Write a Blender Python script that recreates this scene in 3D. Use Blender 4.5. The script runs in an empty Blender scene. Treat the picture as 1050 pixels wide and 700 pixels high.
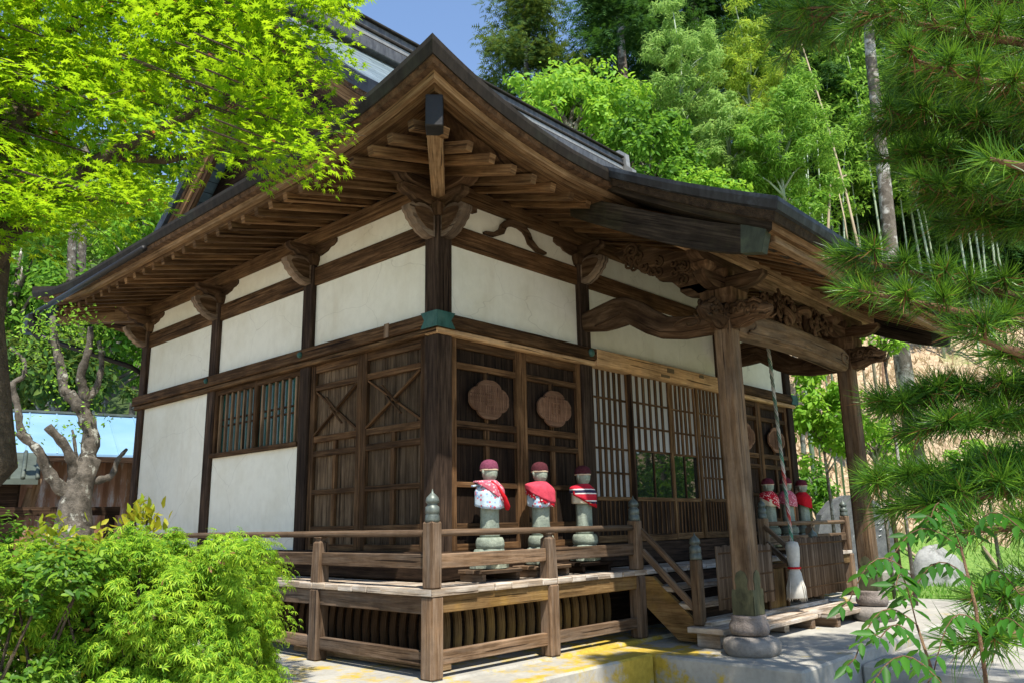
import bpy, math, random
import numpy as np
from mathutils import Vector, Matrix
rnd = random.Random(7)
rng = np.random.default_rng(7)
sc = bpy.context.scene
COL = sc.collection

# ------------------------------------------------------------------ camera, sky, sun, exposure
CAM = np.array((-4.318, -4.828, 1.016))
YAW, PITCH, ROLL, FPX = 0.82444, 0.22496, -0.01888, 816.65
def cam_axes():
    cy, sy, cp, sp = math.cos(YAW), math.sin(YAW), math.cos(PITCH), math.sin(PITCH)
    f = np.array([sy*cp, cy*cp, sp]); r = np.array([cy, -sy, 0]); u = np.cross(r, f)
    return r*math.cos(ROLL)+u*math.sin(ROLL), -r*math.sin(ROLL)+u*math.cos(ROLL), f
CR, CU, CF = cam_axes()
cam = bpy.data.cameras.new('camera'); camo = bpy.data.objects.new('camera', cam); COL.objects.link(camo)
cam.sensor_fit = 'HORIZONTAL'; cam.sensor_width = 36; cam.lens = FPX/1050*36
cam.clip_start = 0.05; cam.clip_end = 500
camo.matrix_world = Matrix([[CR[i], CU[i], -CF[i], CAM[i]] for i in range(3)]+[[0, 0, 0, 1]])
sc.camera = camo
SUN_TO = Vector((-0.25, -0.46, 1.0)).normalized()
SUN_EL = math.asin(SUN_TO.z); SUN_AZ = math.atan2(SUN_TO.x, SUN_TO.y)
w = bpy.data.worlds.new('World'); sc.world = w; w.use_nodes = True
nt = w.node_tree
sky = nt.nodes.new('ShaderNodeTexSky'); sky.sky_type = 'NISHITA'; sky.sun_disc = False
sky.sun_elevation = SUN_EL; sky.sun_rotation = SUN_AZ; sky.air_density = 1.0; sky.dust_density = 0.2; sky.ozone_density = 2.2
bg = nt.nodes['Background']; bg.inputs['Strength'].default_value = 0.15
nt.links.new(sky.outputs[0], bg.inputs[0])
sl = bpy.data.lights.new('sun', 'SUN'); sl.energy = 5.0; sl.angle = math.radians(0.5); sl.color = (1.0, 0.95, 0.86)
so = bpy.data.objects.new('sun', sl); COL.objects.link(so)
so.rotation_euler = (-SUN_TO).to_track_quat('-Z', 'Y').to_euler()
sc.view_settings.view_transform = 'Standard'; sc.view_settings.look = 'None'
sc.view_settings.gamma = 1; sc.view_settings.use_curve_mapping = False
sc.view_settings.exposure = 0.78
sc.cycles.max_bounces = 8; sc.cycles.diffuse_bounces = 4; sc.cycles.transmission_bounces = 4; sc.cycles.transparent_max_bounces = 4

def at(px, py, d):
    """point at horizontal distance d from the camera position along a viewing direction"""
    v = CF+CR*(px-525)/FPX-CU*(py-350)/FPX
    return CAM+v/math.hypot(v[0], v[1])*d

# ------------------------------------------------------------------ materials
def new_mat(name):
    m = bpy.data.materials.new(name); m.use_nodes = True
    n = m.node_tree; b = n.nodes['Principled BSDF']
    return m, n, b
def N(n, t, **kw):
    o = n.nodes.new(t)
    for k, v in kw.items():
        if k.startswith('i_'):
            key = k[2:]; key = int(key) if key.isdigit() else key
            o.inputs[key].default_value = v
        else: setattr(o, k, v)
    return o
def ramp(n, fac, stops, interp='LINEAR'):
    r = n.nodes.new('ShaderNodeValToRGB'); cr = r.color_ramp; cr.interpolation = interp
    while len(cr.elements) > 1: cr.elements.remove(cr.elements[-1])
    cr.elements[0].position = stops[0][0]; cr.elements[0].color = (*stops[0][1], 1)
    for p, c in stops[1:]:
        e = cr.elements.new(p); e.color = (*c, 1)
    n.links.new(fac, r.inputs[0]); return r.outputs[0]
def mixc(n, fac, a, b, mode='MIX'):
    m = N(n, 'ShaderNodeMix', data_type='RGBA', blend_type=mode)
    for s, v in ((m.inputs[0], fac), (m.inputs[6], a), (m.inputs[7], b)):
        if hasattr(v, 'is_linked'): n.links.new(v, s)
        elif isinstance(v, (int, float)): s.default_value = v
        else: s.default_value = (*v, 1)
    return m.outputs[2]
def noise(n, vec, scale, detail=5, rough=.6, dist=0.0):
    o = N(n, 'ShaderNodeTexNoise'); o.inputs['Scale'].default_value = scale; o.inputs['Detail'].default_value = detail
    o.inputs['Roughness'].default_value = rough; o.inputs['Distortion'].default_value = dist
    if vec is not None: n.links.new(vec, o.inputs['Vector'])
    return o.outputs['Fac']
def bump(n, b, h, strength, dist=.01):
    o = N(n, 'ShaderNodeBump'); o.inputs['Strength'].default_value = strength; o.inputs['Distance'].default_value = dist
    n.links.new(h, o.inputs['Height']); n.links.new(o.outputs[0], b.inputs['Normal'])
def mapping(n, src, scale, off=None):
    mp = N(n, 'ShaderNodeMapping'); mp.inputs['Scale'].default_value = scale
    n.links.new(src, mp.inputs['Vector'])
    if off is not None: n.links.new(off, mp.inputs['Location'])
    return mp.outputs[0]
def coords(n): return N(n, 'ShaderNodeTexCoord').outputs
def mth(n, op, a, b=None, c=None):
    o = N(n, 'ShaderNodeMath', operation=op)
    for s, v in zip(o.inputs, (a, b, c)):
        if v is None: continue
        if hasattr(v, 'is_linked'): n.links.new(v, s)
        else: s.default_value = v
    return o.outputs[0]

def wood(name, dark, mid, light, grain=46.0, silver=0.0, silver_col=(.30, .27, .23), rough=.85, moss=0.0, moss_col=(.09, .10, .03), bstr=.5, stain=.55):
    m, n, b = new_mat(name)
    uv = N(n, 'ShaderNodeUVMap').outputs[0]
    rndv = N(n, 'ShaderNodeObjectInfo').outputs['Random']
    off = N(n, 'ShaderNodeCombineXYZ')
    n.links.new(mth(n, 'MULTIPLY', rndv, 37.0), off.inputs[0]); n.links.new(mth(n, 'MULTIPLY', rndv, 91.0), off.inputs[1])
    v1 = mapping(n, uv, (2.2, grain, 1), off.outputs[0]); v2 = mapping(n, uv, (1.1, 6.0, 1), off.outputs[0]); v3 = mapping(n, uv, (6, 150, 1), off.outputs[0])
    g = noise(n, v1, 1.0, 6, .62, .6); f = noise(n, v3, 1.0, 3, .6); s = noise(n, v2, 1.3, 5, .62, .4)
    c = ramp(n, g, [(.22, dark), (.46, mid), (.78, light)])
    st = ramp(n, s, [(.36, (0, 0, 0)), (.6, (1, 1, 1))])
    c = mixc(n, mth(n, 'MULTIPLY', mth(n, 'SUBTRACT', 1.0, st), stain), c, tuple(x*.8 for x in dark))
    if silver > 0:
        sv = ramp(n, noise(n, mapping(n, uv, (1.5, 14, 1), off.outputs[0]), 1.0, 6, .65), [(.45, (0, 0, 0)), (.62, (1, 1, 1))])
        c = mixc(n, mth(n, 'MULTIPLY', sv, silver), c, silver_col)
    if moss > 0:
        mv = ramp(n, noise(n, coords(n)['Object'], 2.3, 6, .7), [(.5, (0, 0, 0)), (.66, (1, 1, 1))])
        c = mixc(n, mth(n, 'MULTIPLY', mv, moss), c, moss_col)
    fc = ramp(n, f, [(.30, (.35, .33, .30)), (.5, (1, 1, 1))])
    c = mixc(n, .45, c, fc, 'MULTIPLY')
    tone = ramp(n, N(n, 'ShaderNodeObjectInfo').outputs['Random'], [(0, (.62, .60, .58)), (.5, (1.0, 1.0, 1.0)), (1, (1.5, 1.42, 1.32))])
    c = mixc(n, .8, c, tone, 'MULTIPLY')
    blotch = ramp(n, noise(n, coords(n)['Object'], 2.1, 6, .68), [(.30, (.50, .46, .43)), (.5, (1, 1, 1)), (.72, (1.45, 1.38, 1.28))])
    c = mixc(n, .8, c, blotch, 'MULTIPLY')
    crack = ramp(n, noise(n, mapping(n, uv, (.9, 34, 1), off.outputs[0]), 1.0, 2, .5, .3), [(.335, (.12, .10, .09)), (.36, (1, 1, 1))])
    c = mixc(n, .85, c, crack, 'MULTIPLY')
    n.links.new(c, b.inputs['Base Color']); b.inputs['Roughness'].default_value = rough
    b.inputs['Specular IOR Level'].default_value = .10
    bump(n, b, mth(n, 'ADD', g, mth(n, 'MULTIPLY', f, .6)), bstr, .006)
    return m

def rocky(name, a, bcol, scale=6, spots=None, rough=.9, bstr=.5, detail=7, coord='Object'):
    m, n, b = new_mat(name); o = coords(n)[coord]
    g = noise(n, o, scale, detail, .65); g2 = noise(n, o, scale*7, 4, .6)
    c = ramp(n, g, [(.3, a), (.7, bcol)])
    c = mixc(n, .5, c, ramp(n, g2, [(.3, (.55, .55, .55)), (.6, (1, 1, 1))]), 'MULTIPLY')
    if spots:
        sp = ramp(n, noise(n, o, spots[1], 5, .7), [(spots[2], (0, 0, 0)), (spots[2]+.1, (1, 1, 1))])
        c = mixc(n, sp, c, spots[0])
    n.links.new(c, b.inputs['Base Color']); b.inputs['Roughness'].default_value = rough
    b.inputs['Specular IOR Level'].default_value = .2
    bump(n, b, mth(n, 'ADD', g, mth(n, 'MULTIPLY', g2, .5)), bstr, .02)
    return m

def leafmat(name, cols, trans_col, trans=.4, rough=.45, spec=.4, pos_scale=.8):
    m, n, b = new_mat(name)
    ge = N(n, 'ShaderNodeNewGeometry')
    r = ge.outputs['Random Per Island']
    ns = noise(n, ge.outputs['Position'], pos_scale, 3, .6)
    fac = mth(n, 'ADD', mth(n, 'MULTIPLY', r, .62), mth(n, 'MULTIPLY', ns, .42))
    k = len(cols)
    c = ramp(n, fac, [(.1+.8*i/(k-1), cc) for i, cc in enumerate(cols)])
    n.links.new(c, b.inputs['Base Color']); b.inputs['Roughness'].default_value = rough
    b.inputs['Specular IOR Level'].default_value = spec*.45
    t = N(n, 'ShaderNodeBsdfTranslucent')
    n.links.new(mixc(n, .65, c, trans_col), t.inputs['Color'])
    mx = N(n, 'ShaderNodeMixShader'); mx.inputs[0].default_value = trans
    n.links.new(b.outputs[0], mx.inputs[1]); n.links.new(t.outputs[0], mx.inputs[2])
    n.links.new(mx.outputs[0], n.nodes['Material Output'].inputs[0])
    return m

def plain(name, col, rough=.7, spec=.3, metal=0.0, var=.25, scale=8, bstr=.15):
    m, n, b = new_mat(name); o = coords(n)['Object']
    g = noise(n, o, scale, 5, .6)
    lo = tuple(x*(1-var) for x in col); hi = tuple(min(1, x*(1+var)) for x in col)
    n.links.new(ramp(n, g, [(.3, lo), (.7, hi)]), b.inputs['Base Color'])
    b.inputs['Roughness'].default_value = rough; b.inputs['Specular IOR Level'].default_value = spec; b.inputs['Metallic'].default_value = metal
    if bstr: bump(n, b, noise(n, o, scale*4, 4, .6), bstr, .01)
    return m

M = {}
M['wood_dark'] = wood('wood_dark', (0.0060, 0.0039, 0.0029), (0.0257, 0.0157, 0.0099), (0.0742, 0.0470, 0.0306))
M['wood_post'] = wood('wood_post', (0.0096, 0.0059, 0.0044), (0.0383, 0.0245, 0.0167), (0.1064, 0.0715, 0.0502), grain=34)
M['wood_brown'] = wood('wood_brown', (0.0139, 0.0069, 0.0029), (0.0772, 0.0412, 0.0187), (0.1979, 0.1176, 0.0612))
M['wood_light'] = wood('wood_light', (0.0508, 0.0304, 0.0146), (0.2310, 0.1470, 0.0782), (0.4066, 0.2940, 0.1788), stain=.35)
M['wood_rim'] = wood('wood_rim', (.05, .036, .026), (.17, .125, .092), (.30, .24, .18), grain=20, bstr=.6)
M['wood_eave'] = wood('wood_eave', (0.0249, 0.0127, 0.0052), (0.1198, 0.0666, 0.0301), (0.2779, 0.1764, 0.0884), stain=.45)
M['wood_grey'] = wood('wood_grey', (0.0378, 0.0225, 0.0129), (0.1350, 0.0862, 0.0516), (0.2700, 0.1862, 0.1247), silver=.30, silver_col=(.24, .20, .165), stain=.4)
M['wood_deck'] = wood('wood_deck', (0.0756, 0.0588, 0.0430), (0.2592, 0.2058, 0.1548), (0.4968, 0.4116, 0.3182), silver=.8, silver_col=(.50, .47, .43), stain=.3)
M['wood_orange'] = wood('wood_orange', (0.0344, 0.0209, 0.0096), (0.1462, 0.0874, 0.0360), (0.2666, 0.1805, 0.0864), stain=.5, moss=.35, moss_col=(.24, .15, .03))
M['wood_column'] = wood('wood_column', (0.0486, 0.0294, 0.0163), (0.1458, 0.0931, 0.0533), (0.2700, 0.1862, 0.1118), grain=26, silver=.25, silver_col=(.22, .19, .155))
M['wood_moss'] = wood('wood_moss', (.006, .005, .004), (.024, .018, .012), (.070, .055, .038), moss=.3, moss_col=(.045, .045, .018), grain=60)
M['wood_carved'] = wood('wood_carved', (0.0158, 0.0088, 0.0049), (0.0791, 0.0461, 0.0246), (0.2078, 0.1372, 0.0838), grain=20, bstr=.8)
M['wood_door'] = wood('wood_door', (0.0218, 0.0137, 0.0078), (0.0791, 0.0539, 0.0325), (0.1880, 0.1372, 0.0907), stain=.45)
M['wood_pale'] = wood('wood_pale', (0.0918, 0.0568, 0.0301), (0.3348, 0.2156, 0.1161), (0.5400, 0.3822, 0.2236), stain=.3)
M['plaque_red'] = wood('plaque_red', (.055, .029, .018), (.16, .088, .054), (.27, .165, .105), grain=30, stain=.2)
def plaster():
    m, n, b = new_mat('plaster'); o = coords(n)['Object']
    g = noise(n, o, 1.6, 6, .65); g2 = noise(n, o, 14, 5, .6)
    c = ramp(n, g, [(.3, (.60, .57, .46)), (.55, (.68, .66, .56))])
    st = ramp(n, noise(n, mapping(n, o, (3, 3, .6)), 1.5, 6, .7), [(.56, (0, 0, 0)), (.78, (1, 1, 1))])
    c = mixc(n, mth(n, 'MULTIPLY', st, .3), c, (.47, .39, .27))
    drip = ramp(n, noise(n, mapping(n, o, (9, 9, .35)), 1.5, 6, .7), [(.55, (0, 0, 0)), (.75, (1, 1, 1))])
    c = mixc(n, mth(n, 'MULTIPLY', drip, .14), c, (.36, .33, .26))
    ck = N(n, 'ShaderNodeTexVoronoi', feature='DISTANCE_TO_EDGE'); ck.inputs['Scale'].default_value = 1.3; n.links.new(mixc(n, .25, o, N(n, 'ShaderNodeTexNoise', i_Scale=3.0).outputs['Color']), ck.inputs['Vector'])
    c = mixc(n, mth(n, 'MULTIPLY', ramp(n, ck.outputs['Distance'], [(.0, (1, 1, 1)), (.004, (0, 0, 0))]), .35), c, (.25, .22, .17))
    c = mixc(n, .3, c, ramp(n, g2, [(.3, (.8, .8, .8)), (.6, (1, 1, 1))]), 'MULTIPLY')
    n.links.new(c, b.inputs['Base Color']); b.inputs['Roughness'].default_value = .9
    bump(n, b, g2, .12, .01); return m
M['plaster'] = plaster()
def copper_roof():
    m, n, b = new_mat('copper_roof'); uv = N(n, 'ShaderNodeUVMap').outputs[0]
    br = N(n, 'ShaderNodeTexBrick'); br.inputs['Scale'].default_value = 1; br.inputs['Brick Width'].default_value = .6; br.inputs['Row Height'].default_value = .16
    br.inputs['Mortar Size'].default_value = .006; br.inputs['Color1'].default_value = (.20, .26, .28, 1); br.inputs['Color2'].default_value = (.29, .36, .38, 1); br.inputs['Mortar'].default_value = (.05, .06, .06, 1)
    n.links.new(uv, br.inputs['Vector'])
    c = mixc(n, .6, br.outputs[0], ramp(n, noise(n, mapping(n, uv, (1, 4, 1)), 3, 6, .6), [(.3, (.45, .45, .45)), (.65, (1, 1, 1))]), 'MULTIPLY')
    n.links.new(c, b.inputs['Base Color']); b.inputs['Roughness'].default_value = .38; b.inputs['Metallic'].default_value = .35
    bump(n, b, mth(n, 'SUBTRACT', 1.0, br.outputs['Fac']), .6, .02); return m
M['copper_roof'] = copper_roof()
def copper_dark(name, a, c2, streak, rough=.42, metal=.3):
    m, n, b = new_mat(name); uv = N(n, 'ShaderNodeUVMap').outputs[0]; o = coords(n)['Object']
    g = noise(n, mapping(n, uv, (6, 1.5, 1)), 3, 6, .65); g2 = noise(n, o, 3, 5, .65)
    c = ramp(n, g, [(.3, a), (.7, c2)])
    c = mixc(n, ramp(n, g2, [(.52, (0, 0, 0)), (.72, (.7, .7, .7))]), c, streak)
    n.links.new(c, b.inputs['Base Color']); b.inputs['Roughness'].default_value = rough; b.inputs['Metallic'].default_value = metal; b.inputs['Specular IOR Level'].default_value = .2
    bump(n, b, g, .25, .01); return m
M['roof_edge'] = copper_dark('roof_edge', (.010, .008, .006), (.030, .024, .018), (.040, .042, .030), .8, .0)
M['roof_edge_porch'] = copper_dark('roof_edge_porch', (.012, .013, .015), (.035, .040, .046), (.10, .125, .15), .5, .2)
M['patina'] = copper_dark('patina', (.012, .045, .038), (.035, .105, .088), (.085, .16, .13), .6, .15)
M['ridge_metal'] = copper_dark('ridge_metal', (.05, .05, .055), (.13, .13, .13), (.20, .20, .19))
M['ridge_light'] = copper_dark('ridge_light', (.20, .20, .19), (.33, .32, .30), (.40, .38, .36))
M['finial'] = copper_dark('finial', (.05, .06, .055), (.15, .17, .15), (.25, .29, .25))
M['foot_fitting'] = copper_dark('foot_fitting', (.035, .035, .018), (.10, .10, .055), (.17, .16, .08), .6, .1)
M['cap_green'] = copper_dark('cap_green', (.018, .022, .014), (.050, .058, .036), (.085, .10, .055), .6, .1)
M['iron'] = plain('iron', (.016, .015, .015), .5, .4, .4)
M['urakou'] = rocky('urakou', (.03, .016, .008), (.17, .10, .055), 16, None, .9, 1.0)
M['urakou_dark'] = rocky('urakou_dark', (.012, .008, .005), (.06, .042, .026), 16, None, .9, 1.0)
M['stone_statue'] = rocky('stone_statue', (.17, .20, .16), (.36, .40, .32), 7, ((.46, .48, .40), 11, .60), .9, .5)
M['stone_base'] = rocky('stone_base', (.17, .15, .13), (.33, .30, .265), 5, ((.30, .27, .22), 9, .6), .85, .5)
M['stone_step'] = rocky('stone_step', (.14, .115, .10), (.29, .245, .215), 9, None, .9, .7)
M['concrete'] = rocky('concrete', (.27, .255, .225), (.42, .40, .35), 2.2, ((.22, .205, .17), 3.1, .58), .9, .3)
def moss_boost(n, o):
    vs = N(n, 'ShaderNodeVectorMath', operation='DISTANCE'); n.links.new(mapping(n, o, (1, 1, 0)), vs.inputs[0]); vs.inputs[1].default_value = (1.5, -.85, 0)
    s3 = N(n, 'ShaderNodeSeparateXYZ'); n.links.new(o, s3.inputs[0])
    edge = ramp(n, mth(n, 'SUBTRACT', -.80, s3.outputs[1]), [(.08, (0, 0, 0)), (.15, (1, 1, 1)), (.19, (1, 1, 1)), (.212, (0, 0, 0))])
    return mth(n, 'ADD', mth(n, 'MULTIPLY', mth(n, 'MAXIMUM', mth(n, 'SUBTRACT', 1.0, mth(n, 'MULTIPLY', vs.outputs['Value'], 1.15)), 0.0), .22), mth(n, 'MULTIPLY', edge, .13))
def moss_concrete():
    m, n, b = new_mat('moss_concrete'); ge = N(n, 'ShaderNodeNewGeometry'); o = coords(n)['Object']
    g = noise(n, o, 2.5, 7, .65); g2 = noise(n, o, 22, 4, .6)
    c = ramp(n, g, [(.3, (.27, .255, .22)), (.7, (.42, .40, .345))])
    ym = ramp(n, mth(n, 'ADD', mth(n, 'ADD', noise(n, o, 3.2, 7, .72), moss_boost(n, o)), mth(n, 'MULTIPLY', g2, .12)), [(.555, (0, 0, 0)), (.68, (1, 1, 1))])
    c = mixc(n, ym, c, mixc(n, g2, (.34, .23, .012), (.52, .37, .05)))
    c = mixc(n, .4, c, ramp(n, g2, [(.3, (.6, .6, .6)), (.6, (1, 1, 1))]), 'MULTIPLY')
    n.links.new(c, b.inputs['Base Color']); b.inputs['Roughness'].default_value = .92
    bump(n, b, g2, .3, .01); return m
M['moss_concrete'] = moss_concrete()
def moss_slab():
    m = M['moss_concrete'].copy(); m.name = 'moss_slab'
    for nd in m.node_tree.nodes:
        if nd.type == 'VALTORGB' and abs(nd.color_ramp.elements[0].position-.555) < .01: nd.color_ramp.elements[0].position = .65; nd.color_ramp.elements[1].position = .76
    return m
M['moss_slab'] = moss_slab()
M['paper'] = plain('paper', (.32, .315, .295), .8, .2, 0, .04, 3, 0)
M['reed'] = leafmat('reed', [(.05, .032, .02), (.12, .08, .05), (.20, .145, .10)], (.1, .08, .05), .0, .8, .2, 6)
M['straw'] = plain('straw', (.50, .47, .41), .9, .1, 0, .15, 20)
def glassm():
    m, n, b = new_mat('window_glass')
    b.inputs['Base Color'].default_value = (.012, .014, .013, 1); b.inputs['Roughness'].default_value = .02
    b.inputs['Specular IOR Level'].default_value = 1.0; b.inputs['IOR'].default_value = 1.5
    return m
M['glass'] = glassm()
M['green_glass'] = plain('green_glass', (.025, .09, .075), .25, .6, 0, .35, 3, 0)
def striped(name, cols, axis, freq, soft=False, spec=.1):
    m, n, b = new_mat(name); o = coords(n)['Object']
    s = N(n, 'ShaderNodeSeparateXYZ'); n.links.new(o, s.inputs[0])
    f = mth(n, 'FRACT', mth(n, 'MULTIPLY', s.outputs[axis], freq))
    st = [(sum(x[0] for x in cols[:i]), x[1]) for i, x in enumerate(cols)]
    c = ramp(n, f, st, 'CONSTANT')
    n.links.new(mixc(n, .4, c, ramp(n, noise(n, o, 90, 3), [(.3, (.6, .6, .6)), (.6, (1, 1, 1))]), 'MULTIPLY'), b.inputs['Base Color'])
    b.inputs['Roughness'].default_value = .9; b.inputs['Specular IOR Level'].default_value = spec
    bump(n, b, noise(n, o, 40, 4), .4, .01); return m
M['cloth_stripe'] = striped('cloth_stripe', [(.28, (.55, .03, .05)), (.10, (.8, .76, .72)), (.26, (.035, .03, .07)), (.10, (.8, .76, .72)), (.26, (.50, .02, .04))], 2, 9.0)
def floral(name, base, spot, spot2, scale):
    m, n, b = new_mat(name); o = coords(n)['Object']
    v = N(n, 'ShaderNodeTexVoronoi'); v.inputs['Scale'].default_value = scale; n.links.new(o, v.inputs['Vector'])
    d = ramp(n, v.outputs['Distance'], [(.34, (1, 1, 1)), (.42, (0, 0, 0))])
    pick = ramp(n, v.outputs['Color'], [(.3, spot), (.6, spot2)], 'CONSTANT')
    n.links.new(mixc(n, d, base, pick), b.inputs['Base Color']); b.inputs['Roughness'].default_value = .9; b.inputs['Specular IOR Level'].default_value = .1
    bump(n, b, noise(n, o, 30, 4), .4, .01); return m
M['cloth_blue'] = floral('cloth_blue', (.44, .53, .60), (.50, .12, .16), (.22, .34, .55), 34)
M['cloth_pink'] = floral('cloth_pink', (.46, .11, .15), (.68, .40, .42), (.55, .06, .12), 44)
M['cloth_red'] = plain('cloth_red', (.48, .012, .02), .9, .1, 0, .15, 30, .3)
M['cloth_rose'] = plain('cloth_rose', (.50, .055, .085), .9, .1, 0, .2, 26, .3)
M['cloth_redfloral'] = floral('cloth_redfloral', (.52, .015, .03), (.7, .6, .55), (.35, .02, .05), 52)
M['cloth_cream'] = plain('cloth_cream', (.66, .56, .40), .9, .1, 0, .12, 20, .3)
M['cap_maroon'] = plain('cap_maroon', (.12, .022, .034), .95, .1, 0, .25, 60, .6)
M['cap_dark'] = plain('cap_dark', (.075, .020, .026), .95, .1, 0, .25, 60, .6)
M['cap_wine'] = plain('cap_wine', (.17, .045, .08), .95, .1, 0, .25, 60, .6)
M['cap_band'] = plain('cap_band', (.58, .46, .33), .95, .1, 0, .15, 60, .5)
def ropem():
    m, n, b = new_mat('rope_cloth'); uv = N(n, 'ShaderNodeUVMap').outputs[0]
    s = N(n, 'ShaderNodeSeparateXYZ'); n.links.new(uv, s.inputs[0])
    f = mth(n, 'FRACT', mth(n, 'ADD', mth(n, 'MULTIPLY', s.outputs[0], 6.5), s.outputs[1]))
    c1 = ramp(n, f, [(0, (.34, .33, .28)), (.30, (.05, .12, .08)), (.55, (.30, .28, .24)), (.75, (.07, .10, .065))], 'CONSTANT')
    c2 = ramp(n, f, [(0, (.40, .37, .32)), (.30, (.36, .04, .035)), (.55, (.36, .33, .29)), (.75, (.05, .18, .12))], 'CONSTANT')
    low = ramp(n, s.outputs[0], [(.62, (0, 0, 0)), (.66, (1, 1, 1))])
    n.links.new(mixc(n, low, c1, c2), b.inputs['Base Color']); b.inputs['Roughness'].default_value = .9; return m
M['rope'] = ropem()
M['bark_maple'] = rocky('bark_maple', (.035, .026, .016), (.12, .09, .06), 14, ((.10, .12, .05), 6, .6), .95, 1.0)
M['bark_gnarl'] = rocky('bark_gnarl', (.030, .027, .020), (.19, .165, .135), 11, ((.42, .42, .36), 7, .57), .95, 1.0)
M['bark_cedar'] = rocky('bark_cedar', (.07, .055, .042), (.22, .185, .15), 5, ((.48, .45, .41), 1.6, .50), .95, .8)
M['bark_pine'] = rocky('bark_pine', (.09, .05, .03), (.26, .16, .09), 14, None, .95, 1.0)
M['bamboo_culm'] = plain('bamboo_culm', (.30, .36, .25), .5, .4, 0, .35, .6, 0)
M['bamboo_dead'] = plain('bamboo_dead', (.34, .27, .18), .7, .2, 0, .3, 1.2, 0)
M['leaf_maple'] = leafmat('leaf_maple', [(.045, .16, .006), (.10, .27, .010), (.21, .40, .012), (.40, .52, .016)], (.52, .74, .015), .55, .5, .25, .9)
M['leaf_maple_red'] = leafmat('leaf_maple_red', [(.30, .13, .05), (.36, .10, .06)], (.6, .16, .06), .5)
M['leaf_shrub'] = leafmat('leaf_shrub', [(.035, .11, .008), (.11, .25, .015), (.24, .40, .025), (.42, .54, .045)], (.46, .64, .04), .35, .5, .3, 3)
M['leaf_camellia'] = leafmat('leaf_camellia', [(.022, .08, .008), (.075, .17, .014), (.20, .32, .025)], (.20, .40, .03), .3, .45, .35, 3)
M['leaf_yellow'] = leafmat('leaf_yellow', [(.16, .26, .02), (.30, .34, .02), (.42, .34, .03)], (.55, .50, .03), .4, .4, .4, 3)
M['leaf_dead'] = leafmat('leaf_dead', [(.16, .07, .03), (.28, .14, .06)], (.3, .15, .06), .3)
M['leaf_pine'] = leafmat('leaf_pine', [(.007, .032, .006), (.018, .072, .009), (.060, .165, .014), (.22, .38, .028)], (.24, .46, .03), .25, .4, .5, 2.5)
M['leaf_cedar'] = leafmat('leaf_cedar', [(.012, .044, .012), (.032, .092, .020), (.085, .165, .034)], (.12, .28, .03), .25, .7, .15, .35)
M['leaf_cedar_olive'] = leafmat('leaf_cedar_olive', [(.020, .055, .014), (.050, .115, .026), (.13, .18, .040)], (.22, .28, .03), .3, .7, .15, .5)
M['leaf_bright'] = leafmat('leaf_bright', [(.08, .22, .02), (.18, .38, .035), (.32, .52, .06)], (.48, .74, .06), .42, .5, .3, .6)
M['leaf_mid'] = leafmat('leaf_mid', [(.032, .10, .012), (.085, .21, .022), (.19, .36, .04)], (.26, .50, .04), .4, .5, .3, .5)
M['leaf_bamboo'] = leafmat('leaf_bamboo', [(.06, .16, .02), (.15, .31, .035), (.30, .47, .065)], (.36, .60, .08), .45, .5, .3, .4)
M['leaf_bamboo_pale'] = leafmat('leaf_bamboo_pale', [(.09, .20, .035), (.22, .38, .075), (.40, .56, .14)], (.42, .62, .15), .45, .5, .3, .4)
M['leaf_bamboo_gold'] = leafmat('leaf_bamboo_gold', [(.11, .23, .02), (.22, .36, .04), (.38, .46, .06)], (.52, .64, .06), .45, .5, .3, .4)
M['leaf_sumac'] = leafmat('leaf_sumac', [(.012, .060, .008), (.024, .105, .011), (.05, .17, .016)], (.13, .38, .02), .35, .45, .5, 4)
M['grass'] = leafmat('grass', [(.05, .15, .02), (.11, .26, .03), (.19, .34, .05)], (.3, .5, .05), .3)
M['grass_dry'] = leafmat('grass_dry', [(.22, .15, .08), (.40, .29, .17), (.55, .44, .28)], (.6, .5, .3), .3)
def tin():
    m, n, b = new_mat('blue_tin'); o = coords(n)['Object']
    g = noise(n, o, .8, 5, .6)
    n.links.new(ramp(n, g, [(.3, (.17, .33, .50)), (.7, (.26, .42, .58))]), b.inputs['Base Color'])
    b.inputs['Roughness'].default_value = .35; b.inputs['Metallic'].default_value = .1; return m
M['blue_tin'] = tin()
def rust():
    m, n, b = new_mat('rusty_tin'); uv = N(n, 'ShaderNodeUVMap').outputs[0]; o = coords(n)['Object']
    g = noise(n, mapping(n, o, (2.2, 2.2, .5)), 1.5, 6, .7)
    n.links.new(ramp(n, g, [(.36, (.36, .33, .30)), (.46, (.24, .12, .06)), (.6, (.16, .065, .03)), (.75, (.27, .13, .06))]), b.inputs['Base Color'])
    b.inputs['Roughness'].default_value = .7; return m
M['rusty_tin'] = rust()
M['tile_grey'] = plain('tile_grey', (.07, .085, .07), .6, .3, 0, .35, 4)
M['monument'] = rocky('monument', (.08, .08, .085), (.17, .17, .175), 8, ((.30, .30, .30), 6, .62), .6, .2)
M['boulder'] = rocky('boulder', (.20, .20, .19), (.36, .36, .34), 2.5, ((.12, .13, .11), 4, .56), .9, .8)
M['white_mark'] = plain('white_mark', (.72, .72, .70), .8)
M['sticker'] = plain('sticker', (.12, .085, .05), .8, .2, 0, .3, 60)
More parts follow.
